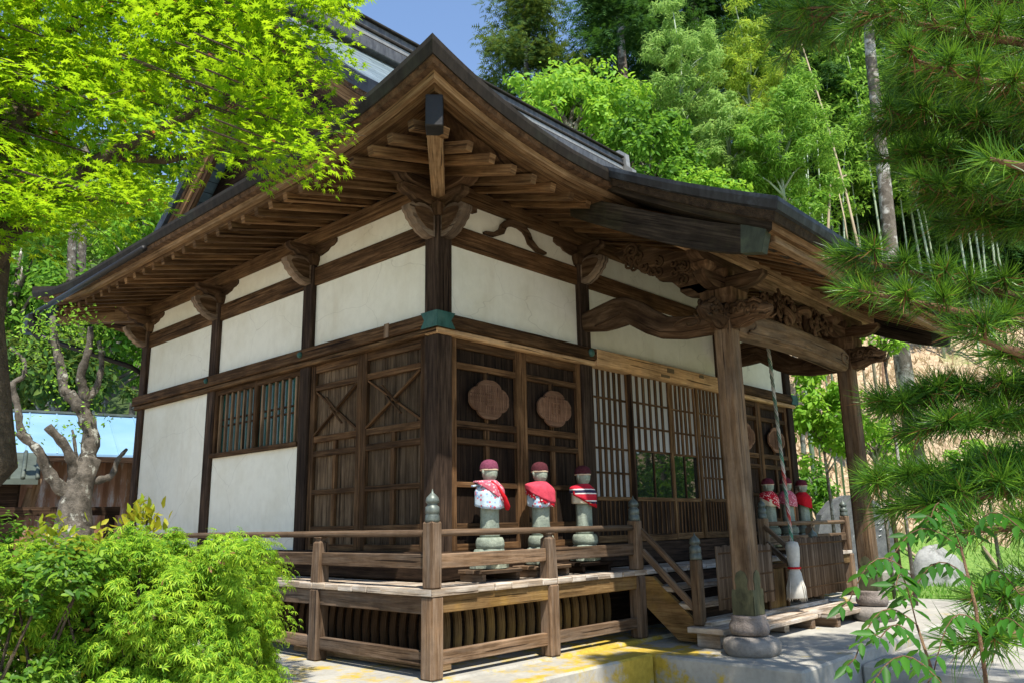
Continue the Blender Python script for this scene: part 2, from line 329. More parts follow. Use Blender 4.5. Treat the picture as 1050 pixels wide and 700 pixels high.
def groundm():
    m, n, b = new_mat('ground_dirt'); ge = N(n, 'ShaderNodeNewGeometry'); p = ge.outputs['Position']
    g = noise(n, p, .7, 7, .65); g2 = noise(n, p, 9, 6, .7)
    s = N(n, 'ShaderNodeSeparateXYZ'); n.links.new(p, s.inputs[0])
    dirt = ramp(n, g2, [(.3, (.34, .28, .20)), (.55, (.50, .43, .33)), (.75, (.62, .56, .45))])
    lawn = ramp(n, g2, [(.3, (.07, .15, .03)), (.7, (.20, .30, .07))])
    # lawn beyond x=6
    fx = ramp(n, mth(n, 'ADD', mth(n, 'MULTIPLY', s.outputs[0], .1), mth(n, 'MULTIPLY', g, .2)), [(.70, (0, 0, 0)), (.76, (1, 1, 1))])
    c = mixc(n, fx, dirt, lawn)
    n.links.new(c, b.inputs['Base Color']); b.inputs['Roughness'].default_value = .95; b.inputs['Specular IOR Level'].default_value = .1
    bump(n, b, g2, .5, .03); return m
M['ground'] = groundm()
def slopem():
    m, n, b = new_mat('slope_dry_grass'); ge = N(n, 'ShaderNodeNewGeometry'); p = ge.outputs['Position']
    g = noise(n, p, .35, 7, .7); g2 = noise(n, p, 5, 7, .75); g3 = noise(n, p, .18, 5, .6)
    c = ramp(n, g2, [(.3, (.20, .13, .08)), (.5, (.42, .31, .20)), (.72, (.62, .50, .36))])
    c = mixc(n, ramp(n, g, [(.55, (0, 0, 0)), (.68, (1, 1, 1))]), c, ramp(n, g2, [(.3, (.06, .12, .03)), (.7, (.24, .30, .09))]))
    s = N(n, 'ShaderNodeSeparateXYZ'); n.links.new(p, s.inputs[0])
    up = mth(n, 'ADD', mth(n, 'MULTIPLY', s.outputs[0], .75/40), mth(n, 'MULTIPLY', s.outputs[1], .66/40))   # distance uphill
    forest_floor = ramp(n, mth(n, 'ADD', mth(n, 'MAXIMUM', up, mth(n, 'MULTIPLY', s.outputs[1], .085)), mth(n, 'MULTIPLY', g3, .1)), [(.74, (0, 0, 0)), (.80, (1, 1, 1))])
    c = mixc(n, forest_floor, c, ramp(n, g2, [(.3, (.02, .04, .015)), (.7, (.07, .10, .03))]))  # dark leaf-litter forest floor higher up the slope
    n.links.new(c, b.inputs['Base Color']); b.inputs['Roughness'].default_value = .95; b.inputs['Specular IOR Level'].default_value = .1
    bump(n, b, g2, .8, .08); return m
M['slope'] = slopem()

# ------------------------------------------------------------------ mesh helpers
class MB:
    def __init__(s): s.v = []; s.f = []; s.uv = []; s.smooth = []
    def add(s, verts, faces, uvs, smooth=False):
        k = len(s.v); s.v += [tuple(map(float, p)) for p in verts]
        for fc, u in zip(faces, uvs):
            s.f.append([i+k for i in fc]); s.uv.append(u); s.smooth.append(smooth)
    def cbox(s, c, size, R=None, bev=.005, grain=0):
        a, b, cc = [x/2 for x in size]; t = min(bev, .45*min(a, b, cc)); h = (a, b, cc)
        vs = {}; L = []
        for sx in (-1, 1):
            for sy in (-1, 1):
                for sz in (-1, 1):
                    sg = (sx, sy, sz)
                    for ax in range(3):
                        p = [sg[i]*(h[i] if i == ax else h[i]-t) for i in range(3)]
                        vs[(sg, ax)] = len(L); L.append(p)
        F = []
        S = [(x, y, z) for x in (-1, 1) for y in (-1, 1) for z in (-1, 1)]
        for ax in range(3):
            o1, o2 = [(1, 2), (0, 2), (0, 1)][ax]
            for sg in (-1, 1):
                q = []
                for (u, v) in ((-1, -1), (1, -1), (1, 1), (-1, 1)):
                    k = [0, 0, 0]; k[ax] = sg; k[o1] = u; k[o2] = v; q.append(vs[(tuple(k), ax)])
                F.append((q, ax))
            for u in (-1, 1):
                for v in (-1, 1):
                    k1 = [0, 0, 0]; k1[o1] = u; k1[o2] = v; k2 = list(k1); k1[ax] = -1; k2[ax] = 1
                    F.append(([vs[(tuple(k1), o1)], vs[(tuple(k2), o1)], vs[(tuple(k2), o2)], vs[(tuple(k1), o2)]], o1))
        for sg in S: F.append(([vs[(sg, 0)], vs[(sg, 1)], vs[(sg, 2)]], 0))
        Lv = [Vector(p) for p in L]; faces = []; uvs = []
        r1, r2 = rnd.random()*3, rnd.random()*3
        oth = [i for i in range(3) if i != grain]
        for q, ax in F:
            n = (Lv[q[1]]-Lv[q[0]]).cross(Lv[q[2]]-Lv[q[0]]); ce = sum((Lv[i] for i in q), Vector())/len(q)
            if n.dot(ce) < 0: q = q[::-1]
            faces.append(q)
            if ax == grain: uvs.append([(r1+L[i][oth[0]]*.5, r2+L[i][oth[1]]) for i in q])
            else:
                o = [i for i in oth if i != ax][0]
                uvs.append([(r1+L[i][grain], r2+L[i][o]+(.5 if ax == oth[0] else 0)) for i in q])
        if R is not None: Lv = [R@p for p in Lv]
        c = Vector(c); s.add([p+c for p in Lv], faces, uvs)
    def box(s, x0, x1, y0, y1, z0, z1, grain=None, bev=.005):
        sz = (abs(x1-x0), abs(y1-y0), abs(z1-z0))
        if grain is None: grain = max(range(3), key=lambda i: sz[i])
        s.cbox(((x0+x1)/2, (y0+y1)/2, (z0+z1)/2), sz, None, bev, grain)
    def beam(s, p0, p1, w, h, up=(0, 0, 1), bev=.005):
        p0, p1 = Vector(p0), Vector(p1); x = (p1-p0); L = x.length; x.normalize()
        z = Vector(up); y = z.cross(x).normalized(); z = x.cross(y)
        R = Matrix((x, y, z)).transposed()
        s.cbox((p0+p1)/2, (L, w, h), R, bev, 0)
    def prism(s, pts, o, u, v, th, ga=0.0):
        o, u, v = Vector(o), Vector(u), Vector(v); n = u.cross(v).normalized()
        area = sum(pts[i][0]*pts[(i+1) % len(pts)][1]-pts[(i+1) % len(pts)][0]*pts[i][1] for i in range(len(pts)))
        if area < 0: pts = pts[::-1]
        k = len(pts); r = rnd.random()*3
        A = [o+u*p[0]+v*p[1]+n*th/2 for p in pts]; B = [o+u*p[0]+v*p[1]-n*th/2 for p in pts]
        faces = [list(range(k)), list(range(2*k-1, k-1, -1))]
        ca, sa = math.cos(ga), math.sin(ga); uvf = lambda p: (p[0]*ca+p[1]*sa+r, p[1]*ca-p[0]*sa+r)
        uvs = [[uvf(p) for p in pts], [uvf(p) for p in pts[::-1]]]
        d = 0
        for i in range(k):
            j = (i+1) % k; l = math.dist(pts[i], pts[j])
            faces.append([i, k+i, k+j, j]); uvs.append([(r+d, 0), (r+d, th), (r+d+l, th), (r+d+l, 0)]); d += l
        s.add(A+B, faces, uvs)
    def lathe(s, prof, c, seg=16, sx=1, sy=1, fn=None, smooth=True):
        c = Vector(c); V = []; F = []; U = []
        for (r, z) in prof:
            for i in range(seg):
                a = 2*math.pi*i/seg; rr = r*(fn(a, z) if fn else 1)
                V.append(c+Vector((rr*sx*math.cos(a), rr*sy*math.sin(a), z)))
        for k in range(len(prof)-1):
            for i in range(seg):
                j = (i+1) % seg
                F.append([k*seg+i, k*seg+j, (k+1)*seg+j, (k+1)*seg+i])
                U.append([(prof[k][1], i/seg), (prof[k][1], (i+1)/seg), (prof[k+1][1], (i+1)/seg), (prof[k+1][1], i/seg)])
        F.append(list(range(seg-1, -1, -1))); U.append([(0, 0)]*seg)
        t = (len(prof)-1)*seg; F.append([t+i for i in range(seg)]); U.append([(0, 0)]*seg)
        s.add(V, F, U, smooth)
    def tube(s, pts, rad, seg=8, smooth=True):
        pts = [Vector(p) for p in pts]
        if isinstance(rad, (int, float)): rad = [rad]*len(pts)
        V = []; F = []; U = []; L = 0; lens = []
        prev = None
        for i, p in enumerate(pts):
            t = (pts[min(i+1, len(pts)-1)]-pts[max(i-1, 0)]).normalized()
            if prev is None:
                a = Vector((0, 0, 1)) if abs(t.z) < .9 else Vector((1, 0, 0)); x = t.cross(a).normalized()
            else: x = (prev-t*prev.dot(t)).normalized()
            prev = x; y = t.cross(x)
            if i: L += (p-pts[i-1]).length
            lens.append(L)
            for k in range(seg):
                an = 2*math.pi*k/seg; V.append(p+(x*math.cos(an)+y*math.sin(an))*rad[i])
        for i in range(len(pts)-1):
            for k in range(seg):
                j = (k+1) % seg
                F.append([i*seg+k, i*seg+j, (i+1)*seg+j, (i+1)*seg+k])
                U.append([(lens[i], k/seg), (lens[i], (k+1)/seg), (lens[i+1], (k+1)/seg), (lens[i+1], k/seg)])
        F.append(list(range(seg-1, -1, -1))); U.append([(0, 0)]*seg)
        t = (len(pts)-1)*seg; F.append([t+k for k in range(seg)]); U.append([(0, 0)]*seg)
        s.add(V, F, U, smooth)
    def loft(s, rings, closed=True, caps=True, smooth=False, flip=False):
        """rings: lists of points (same count); quads between rings"""
        k = len(rings[0]); V = [Vector(p) for r in rings for p in r]; F = []; U = []
        acc = [0]
        for i in range(1, len(rings)): acc.append(acc[-1]+(V[i*k]-V[(i-1)*k]).length)
        per = [0]
        for j in range(1, k+1): per.append(per[-1]+(V[j % k]-V[j-1]).length)
        for i in range(len(rings)-1):
            for j in range(k if closed else k-1):
                q = [i*k+j, i*k+(j+1) % k, (i+1)*k+(j+1) % k, (i+1)*k+j]
                uu = [(acc[i], per[j]), (acc[i], per[j+1]), (acc[i+1], per[j+1]), (acc[i+1], per[j])]
                if flip: q = q[::-1]; uu = uu[::-1]
                F.append(q); U.append(uu)
        if closed and caps:
            a = list(range(k)); b = [(len(rings)-1)*k+j for j in range(k)]
            if flip: b = b[::-1]
            else: a = a[::-1]
            F += [a, b]; U += [[(0, per[j % k]) for j in range(k)]]*2
        s.add(V, F, U, smooth)
    def build(s, name, mat, parent=None):
        me = bpy.data.meshes.new(name)
        off = Vector()
        p = parent
        while p is not None: off += p.location; p = p.parent
        me.from_pydata([tuple(Vector(q)-off) for q in s.v], [], s.f)
        uvl = me.uv_layers.new(name='UVMap')
        uvl.data.foreach_set('uv', [c for fu in s.uv for q in fu for c in q])
        me.polygons.foreach_set('use_smooth', s.smooth)
        me.materials.append(mat); me.update()
        o = bpy.data.objects.new(name, me); COL.objects.link(o)
        if parent is not None: o.parent = parent
        return o

def tag(o, label=None, cat=None, group=None, kind=None):
    for k, v in (('label', label), ('category', cat), ('group', group), ('kind', kind)):
        if v: o[k] = v
    return o
def empty(name, loc, label, cat, group=None):
    e = bpy.data.objects.new(name, None); COL.objects.link(e); e.location = Vector(loc); e.empty_display_size = .1
    return tag(e, label, cat, group)
def copy_tree(o, parent=None):
    c = o.copy(); COL.objects.link(c)
    if parent is not None: c.parent = parent
    for ch in list(o.children): copy_tree(ch, c)
    return c

def leaf_cloud(name, pos, nrm, tip, size, tv, tf, mat, parent=None, wscale=None):
    """many small leaves: template vertices tv (x across, y along, z normal), faces tf"""
    pos = np.asarray(pos, float); n = np.asarray(nrm, float); t = np.asarray(tip, float)
    n /= np.linalg.norm(n, axis=1, keepdims=True)+1e-9
    t = t-n*np.sum(t*n, axis=1, keepdims=True); t /= np.linalg.norm(t, axis=1, keepdims=True)+1e-9
    x = np.cross(t, n); tv = np.asarray(tv, float); size = np.asarray(size, float)
    ws = size if wscale is None else wscale
    V = pos[:, None, :]+size[:, None, None]*(tv[None, :, 1:2]*t[:, None, :]+tv[None, :, 2:3]*n[:, None, :])+np.asarray(ws)[:, None, None]*tv[None, :, 0:1]*x[:, None, :]
    if parent is not None:
        off = Vector(); p = parent
        while p is not None: off += p.location; p = p.parent
        V = V-np.array(off)
    K = len(tv); Nn = len(pos)
    flat = np.concatenate([np.asarray(f) for f in tf]); cnt = np.array([len(f) for f in tf])
    loops = (flat[None, :]+(np.arange(Nn)*K)[:, None]).ravel()
    tot = np.tile(cnt, Nn); st = np.concatenate([[0], np.cumsum(tot)[:-1]])
    me = bpy.data.meshes.new(name)
    me.vertices.add(Nn*K); me.vertices.foreach_set('co', V.ravel().astype(np.float32))
    me.loops.add(len(loops)); me.loops.foreach_set('vertex_index', loops.astype(np.int32))
    me.polygons.add(len(tot)); me.polygons.foreach_set('loop_start', st.astype(np.int32)); me.polygons.foreach_set('loop_total', tot.astype(np.int32))
    me.materials.append(mat); me.update(calc_edges=True); me.validate()
    o = bpy.data.objects.new(name, me); COL.objects.link(o)
    if parent is not None: o.parent = parent
    return o
# leaf templates
OVAL_V = [(0, 0, 0), (.24, .35, .05), (0, .42, -.03), (-.24, .35, .05), (.16, .75, .03), (-.16, .75, .03), (0, 1.05, -.08)]
OVAL_F = [(0, 1, 2), (0, 2, 3), (1, 4, 6, 2), (3, 2, 6, 5)]
def maple_template():
    V = [(0, .12, 0)]; tips = [(-125, .42), (-72, .78), (-36, .95), (0, 1.1), (36, .95), (72, .78), (125, .42)]
    ring = []
    for i, (a, r) in enumerate(tips):
        a = math.radians(a); ring.append((math.sin(a)*r, math.cos(a)*r+.05, -.10*r))
        if i < len(tips)-1:
            m = math.radians((tips[i][0]+tips[i+1][0])/2); ring.append((math.sin(m)*.34, math.cos(m)*.34+.05, 0.03))
    V += ring; F = [(0, i+1, i) for i in range(1, len(ring))]
    return [(x*.62, y*.8, z) for x, y, z in V], F
MAPLE_V, MAPLE_F = maple_template()
def frond(npair, w, droop):
    V = []; F = []
    for k in range(npair):
        y = (k+.5)/npair; z = -droop*y*y; s = w*(1-.7*y)
        for sd in (-1, 1):
            b = len(V); V += [(0, y-.06, z), (sd*s, y+.16, z-.10*s-.04), (0, y+.10, -droop*(y+.1)**2)]; F.append((b, b+1, b+2) if sd > 0 else (b, b+2, b+1))
    b = len(V); V += [(-.05, 0, 0), (.05, 0, 0), (0, 1.1, -droop*1.2)]; F.append((b, b+1, b+2))
    return V, F
FROND_V, FROND_F = frond(6, .34, .45)
def shoot():
    V = []; F = []
    for a, l in ((-78, .72), (-40, .92), (-8, 1.1), (30, .98), (66, .8), (110, .5), (-118, .5)):
        r = math.radians(a); dx, dy = math.sin(r), math.cos(r); b = len(V); w_ = .085
        V += [(0, 0, 0), (dx*l*.45+dy*w_, dy*l*.45-dx*w_, .02), (dx*l*.45-dy*w_, dy*l*.45+dx*w_, .02), (dx*l, dy*l, -.34*l)]
        F += [(b, b+1, b+2), (b+1, b+3, b+2)]
    return V, F
SHOOT_V, SHOOT_F = shoot()
SPRAY_V, SPRAY_F = frond(4, .55, .25)
THIN_V = [(-.07, 0, 0), (.07, 0, 0), (.09, .4, .03), (-.09, .4, .03), (0, 1, -.12)]; THIN_F = [(0, 1, 2, 3), (3, 2, 4)]
NEEDLE_V = [(-1, 0, 0), (1, 0, 0), (.9, .55, .06), (-.9, .55, .06), (0, 1, -.04)]; NEEDLE_F = [(0, 1, 2, 3), (3, 2, 4)]
def unit(a): return a/(np.linalg.norm(a, axis=1, keepdims=True)+1e-9)
def rand_dirs(n): return unit(rng.normal(size=(n, 3)))
def clumped(centers, radii, per, squash=.75):
    """leaves scattered about clump centres; returns positions and outward directions"""
    c = np.repeat(centers, per, 0); r = np.repeat(radii, per)
    d = rand_dirs(len(c)); d[:, 2] = d[:, 2]*squash
    k = rng.random(len(c))**.45
    return c+d*(r*k)[:, None], unit(d+np.array([0, 0, .35]))
def crown_centers(c, R, n, hollow=.55, low=-.6):
    d = rand_dirs(n*2); d = d[d[:, 2] > low][:n]
    k = hollow+(1-hollow)*rng.random(len(d))
    wob = 1+.22*np.sin(d[:, 0]*4.1+c[0])+.18*np.sin(d[:, 1]*5.3+c[1]*2)+.12*np.sin(d[:, 2]*7+c[2])
    return np.asarray(c)+d*np.asarray(R)*(k*wob)[:, None]

# ================================================================== SETTING
def terrain_z(x, y):
    s = .75*x+.66*y-12.0
    z = np.where(s > 0, .72*s*s/(s+2.5), 0)
    return np.minimum(z, 30)-.30
def ground():
    mb = MB()
    xs = np.concatenate([np.linspace(-60, -12, 9), np.linspace(-10, 14, 49), np.linspace(15, 90, 60)])
    ys = np.concatenate([np.linspace(-60, -12, 9), np.linspace(-10, 16, 45), np.linspace(17, 90, 60)])
    X, Y = np.meshgrid(xs, ys, indexing='ij'); S = .75*X+.66*Y-12
    Z = terrain_z(X, Y)+np.where(S > 2, .25*np.sin(X*.9+1)*np.cos(Y*.8), 0)+np.where(S > 1.5, .06*rng.normal(size=X.shape), .008*rng.normal(size=X.shape))
    me = []
    ny = len(ys)
    vs = np.stack([X, Y, Z], -1).reshape(-1, 3)
    flat, slope = [], []
    for i in range(len(xs)-1):
        for j in range(ny-1):
            q = [i*ny+j, (i+1)*ny+j, (i+1)*ny+j+1, i*ny+j+1]
            (slope if S[i, j] > 2.0 else flat).append(q)
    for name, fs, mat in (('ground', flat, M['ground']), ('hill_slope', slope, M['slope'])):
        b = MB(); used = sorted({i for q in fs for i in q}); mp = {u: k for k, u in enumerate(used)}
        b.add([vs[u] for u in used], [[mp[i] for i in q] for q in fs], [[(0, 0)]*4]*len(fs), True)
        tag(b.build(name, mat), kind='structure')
ground()
# concrete foundation of the hall, porch slab, approach path
mb = MB(); mb.box(-1.25, 1.42, -.56, 7.0, -.4, 0.0, bev=.02); mb.box(1.42, 7.4, -.56, 7.0, -.4, -.002, bev=.02)
tag(mb.build('hall_foundation', M['moss_concrete']), kind='structure')
mb = MB(); mb.box(1.44, 6.2, -2.235, -.562, -.4, -.03, bev=.018)
tag(mb.build('porch_slab', M['moss_slab']), kind='structure')
mb = MB(); mb.box(2.5, 5.2, -9, -2.24, -.4, -.12, bev=.02); mb.box(6.2, 9.2, -2.4, -.4, -.4, -.2, bev=.02)
tag(mb.build('approach_path', M['concrete']), kind='structure')
# yellow-mossed narrow ledge in front of the veranda
mb = MB(); mb.box(-1.1, 1.40, -1.02, -.565, -.4, -.012, bev=.015)
tag(mb.build('concrete_ledge', M['moss_concrete']), kind='structure')

# ================================================================== THE HALL
W = 6.59; A1, A2 = 1.911, 4.675; DP = 5.7; ZN0, ZN1 = 2.545, 2.718; ZK0, ZK1 = 3.365, 3.555; DK = .587; DX = .49
hall = empty('temple_hall', (0, 0, 0), 'old wooden temple hall with white plaster panels, upturned copper roof and raised veranda', 'temple')
FX = [0, A1, A2, W]; LY = [0, 1.86, 3.78, DP]
PW = .17
def post(x, y, out, top=3.6):
    mb = MB(); mb.box(x-PW/2, x+PW/2, y-PW/2, y+PW/2, 0.0, top, grain=2, bev=.012)
    p = mb.build('post', M['wood_post'], hall)
    nose = [(0, 3.372), (.07, 3.37), (.13, 3.395), (.17, 3.41), (.20, 3.44), (.24, 3.455), (.265, 3.49), (.30, 3.51), (.315, 3.55), (.345, 3.575), (.35, 3.62), (.31, 3.645), (.27, 3.635), (.22, 3.66), (.14, 3.665), (.06, 3.645), (0, 3.62)]
    inner = [(.03, 3.42), (.11, 3.43), (.18, 3.47), (.24, 3.52), (.285, 3.585), (.27, 3.61), (.20, 3.63), (.10, 3.635), (.03, 3.60)]
    nose = [(r*.80, 3.51+(z-3.51)*.90) for r, z in nose]; inner = [(r*.80, 3.51+(z-3.51)*.88) for r, z in inner]
    for (ox, oy) in out:
        b = MB(); o = (x+ox*PW/2, y+oy*PW/2, 0)
        b.prism(nose, o, (ox, oy, 0), (0, 0, 1), .105); nb_ = b.build('carved_nosing', M['wood_rim'], p)
        b = MB(); b.prism(inner, o, (ox, oy, 0), (0, 0, 1), .118); b.build('nosing_relief', M['wood_carved'], p)
    # bearing block and boat-shaped bracket arms
    b = MB()
    rings = []
    for (r, z) in ((.10, 3.575), (.125, 3.63), (.125, 3.68)):
        rings.append([(x-r, y-r, z), (x+r, y-r, z), (x+r, y+r, z), (x-r, y+r, z)])
    b.loft(rings); b.build('bearing_block', M['wood_carved'], p)
    arm = [(-.42, 3.785), (-.42, 3.745), (-.37, 3.72), (-.31, 3.715), (-.27, 3.685), (-.16, 3.665), (.16, 3.665), (.27, 3.685), (.31, 3.715), (.37, 3.72), (.42, 3.745), (.42, 3.785)]
    dirs = []
    if (x, y) == (0, 0): dirs = [(1, 0), (0, 1)]
    elif y == 0: dirs = [(1, 0), (0, 1)]
    else: dirs = [(0, 1), (1, 0)]
    b = MB()
    for k, (ux, uy) in enumerate(dirs):
        b.prism([(q[0]*(1 if k == 0 else .8), q[1]-k*.003) for q in arm], (x, y, 0), (ux, uy, 0), (0, 0, 1), .10)
    b.build('bracket_arm', M['wood_carved'], p)
    return p
post(0, 0, [(-1, 0), (0, -1)])
for x in (A1, A2): post(x, 0, [(0, -1)])
post(W, 0, [(1, 0), (0, -1)])
for y in LY[1:3]: post(0, y, [(-1, 0)]); post(W, y, [(1, 0)])
post(0, DP, [(-1, 0), (0, 1)]); post(W, DP, [(1, 0), (0, 1)])
for x in (A1, A2): post(x, DP, [(0, 1)])
# beams along the walls
def wallbeam(name, z0, z1, o0, o1, mat, ext=0.0, sides='FLBR', fmat=None):
    """o0..o1 : from inside (positive inwards) to outside distance from post axis"""
    for sd in sides:
        b = MB()
        if sd == 'F': b.box(-o1-ext, W+o1+ext, -o1, o0, z0, z1, grain=0, bev=.01)
        if sd == 'B': b.box(-o1-ext, W+o1+ext, DP-o0, DP+o1, z0, z1, grain=0, bev=.01)
        if sd == 'L': b.box(-o1-.002, o0, -o1-ext+.003, DP+o1+ext-.003, z0+.002, z1+.002, grain=1, bev=.01)
        if sd == 'R': b.box(W-o0, W+o1+.002, -o1-ext+.003, DP+o1+ext-.003, z0+.002, z1+.002, grain=1, bev=.01)
        b.build(name, (fmat or mat) if sd == 'F' else mat, hall)
wallbeam('lintel_beam', ZN0+.055, ZN1, .05, .135, M['wood_brown'])
wallbeam('lintel_board', ZN0, ZN0+.05, .05, .115, M['wood_eave'], fmat=M['wood_pale'])
m = MB(); m.box(A1+PW/2+.01, A2-PW/2-.01, -.141, -.10, ZN0+.002, ZN1+.003, grain=0, bev=.01); m.build('lintel_face_board', M['wood_pale'], hall)
wallbeam('tie_beam', ZK0, ZK1, .05, .062, M['wood_brown'])
wallbeam('eave_beam', 3.79, 3.935, .07, .095, M['wood_eave'], ext=.05)
wallbeam('sill_beam', .595, .815, .05, .10, M['wood_dark'])
# eave beam noses running past the corner
nb = [(0, 3.935), (.36, 3.935), (.40, 3.92), (.37, 3.89), (.31, 3.87), (.28, 3.83), (.22, 3.80), (.12, 3.79), (0, 3.79)]
for o, u in (((-.14, -.01, 0), (-1, 0, 0)), ((-.012, -.14, 0), (0, -1, 0)), ((-.14, DP, 0), (-1, 0, 0)), ((W, -.14, 0), (0, -1, 0))):
    b = MB(); b.prism(nb, o, u, (0, 0, 1), .15); b.build('beam_nosing', M['wood_carved'], hall)
# green corner fittings and round nail covers
for x in (0, W):
    s = -1 if x == 0 else 1
    fp = [(0, ZN0+.045), (.20, ZN0+.045), (.155, (ZN0+ZN1)/2+.025), (.20, ZN1+.006), (0, ZN1+.006)]
    b = MB(); b.prism(fp, (x+s*.138, -.139, 0), (-s, 0, 0), (0, 0, 1), .008); b.prism(fp, (x+s*.141, -.142, 0), (0, 1, 0), (0, 0, 1), .008)
    b.cbox((x+s*.14, -.141, (ZN0+ZN1)/2+.025), (.012, .012, ZN1-ZN0-.04), None, .002, 2)
    b.build('corner_fitting', M['patina'], hall)
for (x, y) in [(A1, -.14), (A2, -.14), (-.142, LY[1]), (-.142, LY[2])]:
    b = MB()
    if y < 0: b.tube([(x, y+.01, ZN1-.055), (x, y-.012, ZN1-.055), (x, y-.026, ZN1-.055)], [.042, .040, .018], 12)
    else: b.tube([(x+.01, y, ZN1-.055), (x-.012, y, ZN1-.055), (x-.026, y, ZN1-.055)], [.032, .030, .014], 12)
    b.build('nail_cover', M['patina'], hall)
# plaster
def panel(sd, a, b_, z0, z1, d=.035):
    m = MB()
    if sd == 'F': m.box(a, b_, -d, .03, z0, z1, bev=.002)
    if sd == 'B': m.box(a, b_, DP-.03, DP+d, z0, z1, bev=.002)
    if sd == 'L': m.box(-d, .03, a, b_, z0, z1, bev=.002)
    if sd == 'R': m.box(W-.03, W+d, a, b_, z0, z1, bev=.002)
    return m.build('plaster_panel', M['plaster'], hall)
hw = PW/2-.004
for sd, P in (('F', FX), ('L', LY), ('B', FX), ('R', LY)):
    for i in range(3):
        panel(sd, P[i]+hw, P[i+1]-hw, ZN1-.002, ZK0+.002); panel(sd, P[i]+hw, P[i+1]-hw, ZK1-.002, 3.80)
panel('L', LY[2]+hw, LY[3]-hw, .80, ZN0+.01, .05); panel('L', LY[1]+hw, LY[2]-hw, .80, 1.79, .05)
for i in range(3): panel('R', LY[i]+hw, LY[i+1]-hw, .80, ZN0+.01); panel('B', FX[i]+hw, FX[i+1]-hw, .80, ZN0+.01)
# thin strut on the upper strip of the front (frog-leg) and paper slips on the lintel
def strip_curve(pts, w, th, o, u):
    L = []; R_ = []
    for i, p in enumerate(pts):
        a = pts[max(i-1, 0)]; c = pts[min(i+1, len(pts)-1)]; dx, dy = c[0]-a[0], c[1]-a[1]; l = math.hypot(dx, dy)+1e-9
        ww = w[i] if isinstance(w, (list, tuple)) else w
        L.append((p[0]-dy/l*ww/2, p[1]+dx/l*ww/2)); R_.append((p[0]+dy/l*ww/2, p[1]-dx/l*ww/2))
    m = MB(); m.prism(L+R_[::-1], o, u, (0, 0, 1), th); return m
for cx in (.92, 5.63):
    leg = [(-.42, 3.575), (-.30, 3.585), (-.20, 3.64), (-.17, 3.70), (-.12, 3.745), (-.04, 3.765), (.04, 3.765), (.12, 3.745), (.17, 3.70), (.20, 3.64), (.30, 3.585), (.42, 3.575)]
    m = strip_curve(leg, [.02, .04, .06, .06, .06, .055, .055, .06, .06, .06, .04, .02], .05, (cx, -.055, 0), (1, 0, 0))
    m.build('frog_leg_strut', M['wood_carved'], hall)
for (x, z, ww, hh) in ((3.30, 2.64, .14, .05), (3.17, 2.575, .17, .03), (4.0, 2.66, .10, .04)):
    b = MB(); b.box(x, x+ww, -.147, -.1405, z, z+hh, bev=.001); b.build('paper_slip', M['sticker'], hall)
b = MB(); b.box(-.144, -.137, .48, .545, 2.60, 2.725, bev=.001); b.build('paper_slip', M['wood_grey'], hall)

